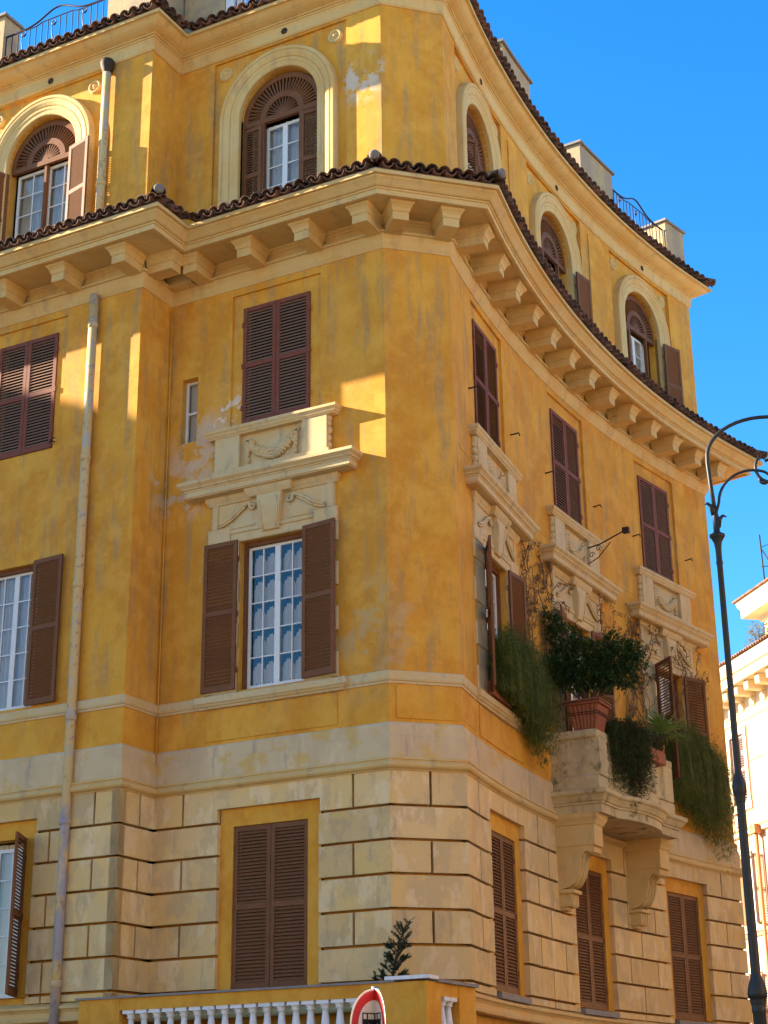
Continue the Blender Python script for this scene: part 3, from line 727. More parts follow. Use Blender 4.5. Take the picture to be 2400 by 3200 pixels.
# flag bracket of wrought iron above the balcony window
fb = MB(); fb.tube([(0, 0, 0), (-.1, .25, .08), (-.25, .6, .28), (-.3, .75, .36)], .018, 6); fb.tube([(0, 0, -.35), (-.08, .2, -.22), (-.2, .45, .12)], .012, 5)
for k in range(2):
    fb.tube([(-.02, .08 + .16 * k + .07 * (1 - q / 16) * math.cos(q * .6), -.16 + .12 * k + .07 * (1 - q / 16) * math.sin(q * .6)) for q in range(14)], .009, 5)
fb.box(-.36, -.26, .70, .84, .30, .42); fb.build('flag_bracket', M['iron'], bld, frame(WD, 7.35) @ Matrix.Translation((0, .22, 13.15)))
# small staircase window in side B
sw = MB(); x0, x1, z0, z1 = -.18, .18, 13.57, 14.88
for a, b, c_, d in ((x0, x0 + .05, z0, z1), (x1 - .05, x1, z0, z1)): sw.box(a, b, -.2, -.15, c_, d)
for zz in (z0, (z0 + z1) / 2 - .02, z1 - .05): sw.box(x0 + .05, x1 - .05, -.2, -.152, zz, zz + .045)
Fr = frame(WB, .48); swo = sw.build('window', M['white'], bld, Fr)
for zz in (z0 + .045, (z0 + z1) / 2 + .025): link('pane', pane_mesh(.26, .56), swo, Fr @ Matrix.Translation((-.13, -.18, zz)))
link('curtain', MB().quad((-.14, 0, z0), (.14, 0, z0), (.14, 0, z1), (-.14, 0, z1)).mesh('curtain', M['curtain']), swo, Fr @ Matrix.Translation((0, -.24, 0)))
# raised panels on the plinth of the piano nobile
for w, a, b in ((WC, .12, LC - .12), (WB, CB - 1.3, CB + 1.3), (WD, 1.1, 3.7), (WD, 10.3, 12.9)):
    mb = MB().wbox(w, a, b, -.01, .022, 7.86, 8.40, bev=.008); mb.build('plinth_panel', M['ochre'], bld)
# attic pilaster strips on D between the windows
for a in (4.70, 9.31):
    MB().wbox(WD, a - .40, a + .40, -.01, .028, 17.5, 21.6).build('pilaster_strip', M['ochre'], bld)
# thin pipe in the inner corner + drainpipe on side A
MB().tube([(*WB.pt(.05, .05), z) for z in (7.3, 9, 11, 13, 15, 16.4)], .014, 6).build('cable_conduit', M['ochre'], bld)
pp = WA.pt(-1.03, .12)
dp = MB()
dp.tube([(pp.x, pp.y, z) for z in (2.6, 5, 7, 8.3, 12, 16.55)], .085, 12); dp.tube([(pp.x, pp.y, z) for z in (17.6, 19, 21.6)], .085, 12)
dpo = dp.build('drainpipe', M['pipe'], bld)
for z in (3.9, 6.55, 8.35, 10.75, 13.2, 15.9, 19.0):
    MB().lathe([(.085, -.06), (.098, -.055), (.102, 0), (.098, .055), (.085, .06)], (pp.x, pp.y, z), 12).build('pipe_collar', M['pipe'], dpo)
    MB().box(-.02, .02, -.12, 0, -.02, .02).build('pipe_bracket', M['iron'], dpo, frame(WA, -1.03, .10, z - .1))
MB().lathe([(.085, -.1), (.14, .06), (.15, .16), (.13, .2)], (pp.x, pp.y, 21.65), 10).build('hopper', M['iron'], dpo)

# modillions under the main cornice: one shared bracket
mo = MB()
def wedge(prof_, hw0):
    pass
lv = [(-.150, .64, 16.745), (-.150, .64, 16.905), (-.165, .655, 16.91), (-.165, .665, 16.93), (-.175, .68, 16.97), (-.195, .72, 17.015), (-.215, .745, 17.03), (-.225, .76, 17.045), (-.225, .76, 17.10)]
vs = []
for x, y, z in lv: vs += [(x, .08, z), (x, y, z), (-x, y, z), (-x, .08, z)]
fs = [(0, 1, 2, 3)]
for i in range(len(lv) - 1):
    a = i * 4
    for j in range(3): fs.append((a + j, a + 4 + j, a + 5 + j, a + 1 + j))
mo.add(vs, fs); MODM = mo.mesh('bracket', M['trim'])
def mods(w, ss):
    for s in ss: link('bracket', MODM, bld, frame(w, s))
mods(WA, [-.10 - 1.42 * k for k in range(6)])
mods(WR, [.16, .80])
mods(WB, [.84, 2.05, 3.29, 4.50])
mods(WC, [.15, 1.09])
mods(WD, [.30 + i * 1.137 for i in range(13)])

# roof tiles along both eaves ------------------------------------------------------------------
def tile_mesh(r0, r1, L, up_, th=.014, n=7):
    mb = MB(); vs = []
    for (r, y) in ((r0, 0.0), (r1, -L)):
        for rr in (r, r - th):
            for i in range(n + 1):
                a = math.pi * i / n; vs.append((rr * math.cos(a), y, (1 if up_ else -1) * rr * math.sin(a) * .92))
    k = n + 1; fs = []
    for i in range(n):
        fs += [(i, i + 1, 2 * k + i + 1, 2 * k + i), (k + i + 1, k + i, 3 * k + i, 3 * k + i + 1), (i + 1, i, k + i, k + i + 1)]
    return mb.add(vs, fs, True).mesh('roof_tile', M['tile'])
TCOV, TPAN = tile_mesh(.112, .095, .55, True, .016), tile_mesh(.105, .115, .55, False, .016)
RIDGE = tile_mesh(.14, .12, .6, True)
BALL = MB().ell((0, .02, .05), (.10, .05, .09), 12, 8).mesh('mortar_plug', M['mortar'])
def groups(o):
    gA = [Vector(WA.pt(-9.0, o)), P1 + mitre(Nn, T) * o]
    gR = [gA[-1], P2 + mitre(T, Nn) * o]
    gB = [gR[-1], P3 + mitre(Nn, WC.n) * o]
    gC = [gB[-1], P4 + mitre(WC.n, WD.nor(0)) * o]
    gD = [gC[-1]] + [WD.pt(DLEN * i / 40, o) for i in range(1, 40)]
    e = END + mitre(WD.nor(DLEN), ENDN) * o; gD.append(e)
    gE = [e, e - WD.nor(DLEN) * 6]
    # drop arc points that fall before the chamfer mitre
    gD = [gD[0]] + [q for q in gD[1:] if (q - gD[0]).dot(WD.tan(0)) > .05]
    return [gA, gR, gB, gC, gD, gE]
def tiles(o, z, slope, up_name, sp=.237):
    for gi, gpts in enumerate(groups(o)):
        seg = [(gpts[i + 1] - gpts[i]).length for i in range(len(gpts) - 1)]; tot = sum(seg); n = max(1, round(tot / sp)); d = tot / n
        start = 0
        if gi == 0: start = int((tot - 6.2) / d)
        if gi == 5: n = int(2.5 / d)
        for i in range(start, n):
            for kind, q in ((TCOV, (i + .5) * d), (TPAN, i * d)):
                if kind is TPAN and i == start: continue
                a = 0; rem = q
                while a < len(seg) - 1 and rem > seg[a]: rem -= seg[a]; a += 1
                t_ = (gpts[a + 1] - gpts[a]).normalized(); n_ = Vector((t_.y, -t_.x)); p = gpts[a] + t_ * rem
                j = R_.uniform(-.02, .02)
                Mx = Matrix(((-t_.x, n_.x, 0, p.x), (-t_.y, n_.y, 0, p.y), (0, 0, 1, z + (.10 if kind is TCOV else .125)), (0, 0, 0, 1))) @ Matrix.Rotation(-slope + R_.uniform(-.03, .03), 4, 'X') @ Matrix.Translation((0, .06 + j, R_.uniform(-.008, .008))) @ rz(R_.uniform(-.05, .05))
                link('roof_tile' if kind is TCOV else 'pan_tile', kind, bld, Mx)
    for P_, mt in ((P1, mitre(Nn, T)), (P3, mitre(Nn, WC.n)), (P4, mitre(WC.n, WD.nor(0))), (END, mitre(WD.nor(DLEN), ENDN))):
        p = P_ + mt * (o + .03); n_ = mt.normalized(); t_ = Vector((-n_.y, n_.x))
        Mx = Matrix(((-t_.x, n_.x, 0, p.x), (-t_.y, n_.y, 0, p.y), (0, 0, 1, z + .17), (0, 0, 0, 1))) @ Matrix.Rotation(-slope * .8, 4, 'X')
        rt_ = link('ridge_tile', RIDGE, bld, Mx); link('mortar_plug', BALL, rt_, Mx)
tiles(EO + .02, EZ, .27, 'low'); tiles(UO + .02, UZ, .27, 'top')
def roof_slope(o0, z0, o1, z1, name):
    mb = MB(); pa = PATH
    mb.sweep([(x, y, a, b) for x, y, a, b in pa], [(o0, z0), (o0, z0 + .09), (o1, z1 + .05), (o1, z1)]); mb.build(name, M['tile'], bld)
roof_slope(EO - .45, EZ + .12, 0, 17.80, 'roof_slope'); roof_slope(UO - .40, UZ + .10, -.35, 22.66, 'roof_slope')
for o_e, z_e in ((EO, EZ), (UO, UZ)):
    MB().sweep(PATH, [(o_e - .5, z_e + .01), (o_e - .03, z_e + .002), (o_e - .02, z_e + .03), (o_e - .5, z_e + .10)]).build('eave_bedding', M['mortar'], bld)

# roof terrace: parapet piers and railings -------------------------------------------------------
def pier(w, a, b, z1, dep=.55, o=-.02, cap=True):
    mb = MB().wbox(w, a, b, o - dep, o, 22.4, z1); p_ = mb.build('terrace_pier', M['render'], bld)
    MB().wbox(w, a - .06, b + .06, o - dep - .06, o + .06, z1, z1 + .06).build('coping', M['slate'], p_)
pier(WA, -1.22, .0, 25.0, .7); pier(WA, -9.0, -4.02, 24.15, .5); pier(WR, .3, LR + .25, 24.9, .4); pier(WB, .02, 1.02, 25.0, .6); pier(WB, 3.6, LB, 25.0, .6)
pier(WD, 4.3, 6.0, 24.12, .8); pier(WD, 8.85, 10.6, 24.12, .8); pier(WD, 13.35, 14.25, 24.05, .9); pier(WD, .0, 1.2, 24.1, .8)
MB().wbox(WA, -3.72, -3.35, -1.6, -1.2, 22.4, 23.9).build('rooftop_stub_wall', M['balw'], bld)
MB().wbox(WB, 1.03, 1.22, -.5, -.05, 22.4, 25).build('rooftop_downpipe_casing', M['balw'], bld)
def railing(w, a, b, zt, o=-.10, amp=.28):
    n = max(6, int((b - a) / .16)); top_ = []
    hz = lambda t: zt + amp * math.exp(-((t - .5) / .17) ** 2)
    rl = MB(); rl.tube([(*w.pt(a + (b - a) * i / 40, o), hz(i / 40)) for i in range(41)], .022, 6)
    rl.tube([(*w.pt(a + (b - a) * i / 20, o), zt - .02 + (0.05 if 6 < i < 14 else 0)) for i in range(21)], .014, 5)
    ro = rl.build('roof_railing', M['railp'], bld)
    for i in range(n + 1):
        t = i / n; p = w.pt(a + (b - a) * t, o)
        if i % 5 == 3:
            q0 = w.tan(a); pts = [(p.x + q0.x * .06 * math.sin(k * .5), p.y + q0.y * .06 * math.sin(k * .5), 22.4 + (zt - 22.55) * k / 10) for k in range(11)]
            pts += [(p.x + q0.x * (.06 * math.cos(k * .8)), p.y + q0.y * .06 * math.cos(k * .8), zt - .10 + .06 * math.sin(k * .8)) for k in range(8)]
            MB().tube(pts, .013, 5).build('baluster_bar', M['railp'], ro)
        else: MB().tube([(p.x, p.y, 22.4), (p.x, p.y, zt if not .36 < t < .64 else zt + .03)], .012, 5).build('baluster_bar', M['railp'], ro)
railing(WA, -4.0, -1.24, 23.65); railing(WB, 1.25, 3.6, 23.6); railing(WD, 10.62, 13.33, 23.80); railing(WD, 6.02, 8.83, 23.3); railing(WD, 1.22, 4.28, 23.3)

# ---- balcony on side D ---------------------------------------------------------------------------
S0, S1 = 5.07, 9.10
def fo(s): return 1.06 + .15 * (s - S0) / (S1 - S0)
def bulge(s):
    a, b = 6.05, 8.15
    if s < a or s > b: return 0
    return .22 * math.sin(math.pi * (s - a) / (b - a)) ** .55
def balc_path(inset=0.0):
    p = []
    def q(s, o): return WD.pt(s, o)
    n0 = -WD.tan(S0); n1 = WD.tan(S1)
    a = q(S0 + inset, .0); p.append((*a, *n0)); c = q(S0 + inset, fo(S0) - inset); p.append((*c, *mitre(n0, WD.nor(S0))))
    ss = [5.5, 5.95, 6.0, 6.07, 6.15, 6.3, 6.5, 6.8, 7.1, 7.4, 7.7, 7.9, 8.05, 8.13, 8.2, 8.25, 8.7]
    for s in ss:
        o = fo(s) - inset + bulge(s); e = .04
        t_ = q(s + e, fo(s + e) + bulge(s + e)) - q(s - e, fo(s - e) + bulge(s - e)); n_ = Vector((t_.y, -t_.x)).normalized()
        p.append((*q(s, o), *n_))
    c = q(S1 - inset, fo(S1) - inset); p.append((*c, *mitre(WD.nor(S1), n1))); p.append((*q(S1 - inset, 0), *n1))
    return p
def fillpoly(path, off, z): return [(x + mx_ * off, y + my_ * off, z) for x, y, mx_, my_ in path]
BP = balc_path()
mb = MB().sweep(BP, [(-.06, 7.14), (-.06, 7.30), (-.03, 7.305), (-.03, 7.34), (.0, 7.36), (.02, 7.40), (.05, 7.45), (.09, 7.48), (.10, 7.50), (.10, 7.56), (-.10, 7.59), (-.4, 7.60)])
lo = fillpoly(BP, -.06, 7.14); hi = fillpoly(BP, -.05, 7.585)
mb.add(lo, [tuple(reversed(range(len(lo))))]); mb.add(hi, [tuple(range(len(hi)))])
balc = mb.build('balcony', M['moss'], bld)
BPi = balc_path(.14)
MB().sweep(BPi, [(-.16, 7.585), (.05, 7.585), (.05, 7.84), (.0, 7.88), (-.16, 7.88)]).build('balcony_plinth', M['moss'], balc)
MB().sweep(BPi, [(-.13, 7.87), (-.02, 7.87), (-.02, 8.60), (-.13, 8.60)]).build('balcony_parapet', M['moss'], balc)
MB().sweep(BPi, [(-.18, 8.585), (.03, 8.585), (.05, 8.62), (.05, 8.72), (.03, 8.74), (-.18, 8.74)]).build('balcony_coping', M['moss'], balc)
for s, wd in ((5.42, .20), (8.78, .22), (5.98, .14), (8.22, .14)):
    MB().wbox(WD, s - wd, s + wd, .2, fo(s) - .08, 7.87, 8.59, bev=.01).build('balcony_pier', M['moss'], balc)
for s in (5.62, 5.80, 6.35, 6.62, 6.9, 7.18, 7.45, 7.72, 8.40, 8.56):
    p = WD.pt(s, fo(s) - .14 + bulge(s) + .02)
    MB().lathe([(.05, 7.87), (.06, 7.92), (.035, 7.97), (.065, 8.08), (.075, 8.16), (.045, 8.24), (.06, 8.27), (.06, 8.31), (.04, 8.34), (.055, 8.46), (.04, 8.53), (.07, 8.56), (.07, 8.59)], (p.x, p.y, 0), 10).build('balcony_baluster', M['moss'], balc)
for s in (5.0 + .38, 8.98):      # consoles
    Fr = frame(WD, s); cw = .235
    k = MB(); k.box(-cw, cw, .03, .83, 6.55, 6.99); k.sweep([(-cw, .03, -1, 0), (-cw, .83, -1, 1), (cw, .83, 1, 1), (cw, .03, 1, 0)], [(0, 6.93), (.02, 6.94), (.04, 6.99), (.08, 7.06), (.09, 7.14), (0, 7.14)])
    side = [(.03, 6.56), (.76, 6.56), (.80, 6.50), (.79, 6.42), (.73, 6.40), (.68, 6.44), (.60, 6.43), (.54, 6.34), (.51, 6.18), (.47, 6.02), (.38, 5.88), (.26, 5.80), (.03, 5.76)]
    m_ = len(side); vs = [(sx * (cw - .015), y, z) for sx in (-1, 1) for y, z in side]
    k.add(vs, [tuple(range(m_)), tuple(reversed(range(m_, 2 * m_)))] + [(i, i + m_, (i + 1) % m_ + m_, (i + 1) % m_) for i in range(m_)])
    for sx in (-.12, 0, .12): k.tube([(sx, y + .012, z - .004) for y, z in side[4:12]], .035, 6)
    k.box(-cw, cw, .03, .36, 5.70, 5.77, bev=.01); k.box(-cw + .05, cw - .05, .03, .28, 5.46, 5.70); k.box(-cw + .09, cw - .09, .03, .18, 5.40, 5.46)
    for i in range(5): k.box(-cw + .055 + i * .08, -cw + .10 + i * .08, .28, .31, 5.48, 5.68)
    k.build('console', M['trim'], balc, Fr)

# ================================================================== terrace in front of the corner
ter = thing('terrace_balustrade', 'yellow terrace parapet with white balusters at the foot of the corner', 'balustrade', (*WB.pt(2.4, 1.1), 0))
TO = 1.28
def tb(mb, s0, s1, o0, o1, z0, z1): return mb.wbox(WB, s0, s1, o0, o1, z0, z1)
tb(MB(), -.38, .42, 1.04, TO, 0.0, 3.605).build('pier', M['ochre'], ter); tb(MB(), 4.76, 5.86, TO - .24, TO, 0.0, 3.605).build('pier', M['ochre'], ter)
tb(MB(), .42, 4.76, TO - .22, TO - .02, 0.0, 2.62).build('base_wall', M['ochre'], ter); tb(MB(), .42, 4.76, TO - .23, TO - .008, 3.42, 3.605).build('rail', M['ochre'], ter)
tb(MB(), -.44, 5.35, TO - .28, TO + .035, 3.605, 3.637).build('coping', M['slate'], ter)
tb(MB(), 5.2, 5.92, TO - .28, TO + .04, 3.639, 3.69).build('coping', M['balw'], ter)
tb(MB(), .0, 5.7, .1, TO - .22, 2.45, 2.6).build('terrace_floor', M['paving'], ter)
tb(MB(), 5.64, 5.86, .82, 1.04, 0, 3.605).build('pier', M['ochre'], ter); tb(MB(), 5.64, 5.86, -.35, .22, 0, 3.605).build('pier', M['ochre'], ter)
tb(MB(), 5.65, 5.85, .22, .82, 3.42, 3.605).build('rail', M['ochre'], ter); tb(MB(), 5.65, 5.85, .22, .82, 0, 2.62).build('base_wall', M['ochre'], ter)
tb(MB(), 5.58, 5.92, -.35, TO - .28, 3.605, 3.652).build('coping', M['slate'], ter)
BPROF = [(.0, 2.72), (.085, 2.72), (.085, 2.75), (.055, 2.78), (.075, 2.83), (.095, 2.91), (.088, 2.99), (.065, 3.08), (.048, 3.23), (.045, 3.29), (.07, 3.305), (.07, 3.32), (.052, 3.325), (.085, 3.355), (.085, 3.37)]
bm = MB().lathe(BPROF, (0, 0, 0), 14); bm.box(-.10, .10, -.10, .10, 2.62, 2.72); bm.box(-.105, .105, -.10, .10, 3.365, 3.42); bm = bm.mesh('baluster', M['balw'])
for i in range(17): link('baluster', bm, ter, frame(WB, .575 + i * .253, TO - .12))
link('baluster', bm, ter, frame(WB, 5.76, .62)); link('baluster', bm, ter, frame(WB, 5.76, .40))

# ================================================================== plants
def leafquad(mb, p, d, up_, L, w_, bend=.0):
    d = d.normalized(); s = d.cross(up_); s = s.normalized() if s.length > 1e-4 else d.orthogonal().normalized(); n = s.cross(d)
    a = p + d * L * .45 + s * w_ * .5 + n * L * .05; b = p + d * L * .45 - s * w_ * .5 + n * L * .05; c = p + d * L - n * L * bend
    mb.add([p, a, c, b], [(0, 1, 2, 3)])
def rv(r=R_):
    while True:
        v = Vector((r.uniform(-1, 1), r.uniform(-1, 1), r.uniform(-1, 1)))
        if .05 < v.length < 1: return v
def d3(s, o, z): p = WD.pt(s, o); return Vector((p.x, p.y, z))
# potted ficus on the balcony corner
PS, PO, PZ = 5.50, .72, 8.745
pt = thing('potted_tree', 'bushy dark green tree in a ribbed terracotta pot on the balcony corner', 'potted tree', d3(PS, PO, PZ))
pf = frame(WD, PS, PO, PZ)
pot = MB(); hw0, hw1, hh = .22, .33, .58
def sq(hw, z, n=7, amp=.0):
    pts = []
    for k in range(4):
        a = k * math.pi / 2
        for i in range(n * 2):
            t = -1 + 2 * i / (n * 2); rr = hw + (amp if i % 2 else 0)
            x, y = rr, t * hw; pts.append((x * math.cos(a) - y * math.sin(a), x * math.sin(a) + y * math.cos(a), z))
    return pts
rings = [sq(hw0, 0), sq(hw0 + .002, .0, 7, .012), sq(hw1 - .02, hh - .10, 7, .012), sq(hw1 + .03, hh - .09), sq(hw1 + .035, hh - .02), sq(hw1 + .035, hh), sq(hw1 - .01, hh), sq(hw1 - .02, hh - .06)]
vs = [v for r in rings for v in r]; k = len(rings[0]); fs = [(i * k + j, i * k + (j + 1) % k, (i + 1) * k + (j + 1) % k, (i + 1) * k + j) for i in range(len(rings) - 1) for j in range(k)]
fs.append(tuple(reversed(range(k)))); fs.append(tuple(range((len(rings) - 1) * k, len(rings) * k)))
pot.add(vs, fs).build('pot', M['terra'], pt, pf)
wire = MB()
for zz, hw in ((.34, .305), (.30, .30), (hh - .04, .385)): wire.tube(sq(hw, zz, 2) + [sq(hw, zz, 2)[0]], .008, 5)
wire.tube([(.38, 0, hh - .04), (.75, -.35, hh - .18)], .007, 5); wire.tube([(-.38, 0, hh - .04), (-.8, -.5, hh - .15)], .007, 5)
wire.build('tie_wire', M['iron'], pt, pf)
base = d3(PS, PO, PZ + hh - .05); tk = MB(); crown = MB()
lobes = [((-.10, .0, .95), .50), ((.42, .1, .85), .45), ((-.52, .05, .70), .44), ((.72, .15, .98), .36), ((-.42, .0, 1.28), .36), ((-.62, .0, 1.62), .22), ((.05, .05, .62), .42), ((.95, .1, 1.12), .24), ((.80, .05, .62), .30), ((-.80, .1, .62), .30), ((.55, .05, 1.32), .20), ((-.72, 0, 1.85), .12), ((.40, .1, .55), .34), ((-.30, .1, .52), .34), ((1.12, .1, .92), .16)]
R3 = random.Random(11)
XD = Vector((1, .25, 0)).normalized(); YD = Vector((.25, -1, 0)).normalized()
for (lx, ly, lz), lr in lobes:
    c = base + XD * lx + YD * ly + Vector((0, 0, lz))
    mid = base.lerp(c, .55) + rv(R3) * .06
    tk.tube([base + Vector((R3.uniform(-.05, .05), R3.uniform(-.05, .05), -.02)), mid, c], [.026, .014, .006], 5)
    for q in range(int(175 * (lr / .4) ** 2)):
        v = rv(R3); v = v.normalized() * lr * (.45 + .6 * R3.random()); v.z *= .85
        p = c + v
        if R3.random() < .25: tk.tube([c + v * .5, p], [.006, .003], 4)
        for u in range(7):
            d = (v.normalized() + rv(R3) * 1.1); leafquad(crown, p + rv(R3) * .055, d, Vector((0, 0, 1)) + rv(R3) * .5, R3.uniform(.06, .10), R3.uniform(.032, .05), .1)
tk.build('trunk', M['wood'], pt); crown.build('crown', M['leafd'], pt)

# feathery hanging plants in the window troughs
def hanging(label, s0, s1, n, seed, drop, push):
    """fountain-shaped plant: stems rise from the trough, arch over and hang"""
    r = random.Random(seed); th = thing('hanging_plant', label, 'plant', d3((s0 + s1) / 2, .2, 8.67), 'feathery plants hanging from window troughs')
    MB().wbox(WD, s0, s1, .0, .16, 8.675, 8.92, bev=.01).build('trough', M['terra'], th)
    mb = MB()
    for i in range(n):
        t = r.random(); s = s0 + .05 + (s1 - s0 - .1) * t
        p = d3(s, r.uniform(.03, .13), 8.92); ha = r.uniform(.25, .95) * (.75 + .4 * math.sin(math.pi * t)); fin = drop(t) * r.uniform(.25, 1.0)
        wild = 1.0 if r.random() < .8 else 1.7
        so_, sn_ = r.gauss(0, .17) * wild + push, r.uniform(.03, .34) * wild; ha *= r.choice((1, 1, 1, 1.25)); fin *= r.choice((1, 1, 1.15)); o_, t_ = WD.nor(s), WD.tan(s); pts = []; w1 = r.uniform(-.09, .09)
        for k_ in range(13):
            u = k_ / 12; hz = 1 - (1 - min(1, u * 1.25)) ** 2
            z = ha * (1 - ((u - .36) / .36) ** 2) if u < .36 else ha - (ha + fin) * ((u - .36) / .64) ** 1.55
            q = p + Vector((o_.x, o_.y, 0)) * (sn_ * hz) + Vector((t_.x, t_.y, 0)) * (so_ * hz + w1 * math.sin(u * 5)); q.z = p.z + z; pts.append(q)
        wv = Vector((t_.x, t_.y, 0)) * .005; vs = []
        for k_, q in enumerate(pts): ww = wv * (1 - .06 * k_); vs += [q - ww, q + ww]
        mb.add(vs, [(2 * k_, 2 * k_ + 1, 2 * k_ + 3, 2 * k_ + 2) for k_ in range(12)])
        for k_ in range(2, 13):
            for u in range(3): leafquad(mb, pts[k_] + rv(r) * .01, (pts[k_] - pts[k_ - 1]).normalized() + rv(r) * .9, Vector((0, 0, 1)) + rv(r), r.uniform(.05, .15), .010)
    mb.build('foliage', M['leafg'], th); return th
hanging('fine green plant hanging from the window sill between the chamfered corner and the balcony', 1.55, 4.15, 1500, 3, lambda t: .1 + .9 * t ** 2, .12)
hanging('fine green plant hanging from the far window beyond the palm on the balcony', 10.4, 13.35, 1700, 5, lambda t: .4 + 1.25 * t ** 1.2, .18)
# trailing succulent over the balcony coping
tsu = thing('trailing_plant', 'dense brownish green trailing plant spilling over the balcony coping', 'plant', d3(6.25, 1.1, 8.74))
mb = MB(); r = random.Random(21)
for i in range(520):
    s = r.gauss(6.35, .36); s = min(max(s, 5.75), 7.25)
    p = d3(s, fo(s) - .12 + bulge(s) + r.uniform(-.15, .02), 8.76 + r.uniform(0, .32) * (1 - abs(s - 6.3) / 1.2)); o_ = WD.nor(s)
    pts = [p, p + Vector((o_.x, o_.y, .35)) * r.uniform(.10, .26)]
    L = r.uniform(.5, 1.35) * (1.15 - .5 * abs(s - 6.35)); 
    for k_ in range(8): pts.append(pts[-1] + Vector((r.uniform(-.025, .025), r.uniform(-.025, .025), -L / 8)))
    for q in pts:
        for u in range(6): leafquad(mb, q + rv(r) * .035, rv(r) + Vector((o_.x, o_.y, -.3)) * .6, Vector((0, 0, 1)) + rv(r), r.uniform(.03, .06), .018)
mb.build('foliage', M['leaft'], tsu)
# window box with palm on the balcony front
wb_ = thing('planter_box', 'terracotta planter box with small leafy plants on the balcony rail', 'planter', d3(7.85, 1.35, 8.5))
MB().wbox(WD, 7.25, 8.15, 1.10, 1.34, 8.48, 8.74, bev=.015).build('trough', M['terra'], wb_)
mb = MB(); r = random.Random(31)
for i in range(240):
    p = d3(r.uniform(7.28, 8.1), r.uniform(1.12, 1.32), 8.74); d = Vector((r.uniform(-.6, .6), r.uniform(-.6, .6), 1)); q = p + d * r.uniform(.05, .28)
    for u in range(5): leafquad(mb, q + rv(r) * .04, rv(r) + Vector((0, 0, .3)), Vector((0, 0, 1)) + rv(r), r.uniform(.05, .09), .03)
mb.build('foliage', M['leaft'], wb_)
pm = thing('fan_palm', 'small bright green fan palm with stiff radiating leaves on the balcony', 'palm', d3(8.40, 1.12, 8.74))
mb = MB(); c0 = d3(8.40, 1.22, 9.18)
MB().lathe([(.10, 0), (.14, .02), (.17, .25), (.15, .26)], d3(8.40, 1.06, 8.742), 12).build('pot', M['terra'], pm)
MB().tube([d3(8.40, 1.06, 8.95), c0], [.05, .03], 6).build('stem', M['wood'], pm)
for i in range(15):
    a = i * 2.4; el = r.uniform(-.3, 1.2); hd = Vector((math.cos(a) * math.cos(el), math.sin(a) * math.cos(el), math.sin(el))); hub = c0 + hd * r.uniform(.10, .25)
    side = hd.cross(Vector((0, 0, 1))); side = side.normalized() if side.length > .1 else Vector((1, 0, 0)); upv = side.cross(hd)
    for k_ in range(13):
        b = -1.35 + 2.7 * k_ / 12; d = hd * math.cos(b) + side * math.sin(b) + upv * .1; leafquad(mb, hub, d, upv, r.uniform(.45, .62), .038, .12)
mb.build('foliage', M['leafp'], pm)
# dry climbing vine
def vine(label, starts, seed, n, zr, smin, smax, mat_='vine'):
    r = random.Random(seed); th = thing('climbing_vine', label, 'vine', d3(starts[0], .05, 7.9), 'bare vines on the curved wall'); mb = MB(); dl = MB()
    for i in range(n):
        s = r.choice(starts) + r.uniform(-.3, .3); z = r.uniform(*zr); pts = []; a = r.uniform(.9, 2.2); o = .05; L = r.randint(14, 30)
        for k_ in range(L):
            dep = .14 if 11.45 < z < 12.35 and any(abs(s - c) < 1.35 for c in CD) else .045
            o += (dep + r.uniform(0, .04) - o) * .6
            pts.append(d3(s, o, z)); a += r.uniform(-.55, .55); s += math.cos(a) * .075; z += math.sin(a) * .075
            if not smin < s < smax or z > 12.55: break
        if len(pts) > 3: mb.tube(pts, [.012 * (1 - .75 * k_ / len(pts)) for k_ in range(len(pts))], 5)
        for q in pts:
            if q.z > 10.6 and r.random() < .5:
                for u in range(4): leafquad(dl, q + rv(r) * .05, rv(r) + Vector((0, 0, -.6)), rv(r), r.uniform(.04, .08), .03)
        if len(pts) > 6:
            for u in range(3):
                q = pts[r.randrange(len(pts))]; t_ = WD.tan(s); e = q + Vector((t_.x, t_.y, 0)) * r.uniform(-.25, .25) + Vector((0, 0, r.uniform(-.3, .1)))
                mb.tube([q, q.lerp(e, .5) + Vector((0, 0, .05)), e], [.006, .005, .002], 4)
    mb.build('stems', M[mat_], th); dl.build('dry_leaves', M['dryleaf'], th)
vine('dry brown vine climbing round the window above the potted tree', [4.3, 5.3, 8.3], 41, 70, (8.7, 12.0), 3.8, 9.2)
vine('dry brown vine round the window behind the fan palm', [9.4, 10.2, 12.6], 42, 70, (8.7, 12.0), 9.2, 13.6)
# seedling conifer behind the terrace coping
cf = thing('conifer_seedling', 'small dark leaning conifer rising behind the terrace coping', 'conifer', (*WB.pt(4.95, .85), 2.6))
MB().lathe([(.12, 0), (.15, .02), (.19, .30), (.17, .31), (.15, .27), (0, .27)], (*WB.pt(4.95, .85), 2.6), 12).build('pot', M['terra'], cf)
mb = MB(); nd = MB(); r = random.Random(51); bp = WB.pt(4.95, .85); base = Vector((bp.x, bp.y, 2.85))
spine = [base + Vector((.02, 0, .3 * 0)), base + Vector((.03, 0, .35)), base + Vector((.08, 0, .75)), base + Vector((.17, 0, 1.10)), base + Vector((.24, .0, 1.36)), base + Vector((.29, 0, 1.56)), base + Vector((.34, 0, 1.66)), base + Vector((.47, 0, 1.74))]
mb.tube(spine, [.022, .02, .017, .014, .012, .010, .008, .004], 6)
def sprig(p, d, L):
    e = p + d * L; mb.tube([p, e], [.006, .003], 4)
    for k_ in range(int(L / .012)):
        q = p.lerp(e, k_ / (L / .012))
        for u in range(5): leafquad(nd, q, d * .9 + rv(r) * .9, rv(r), r.uniform(.035, .055), .009)
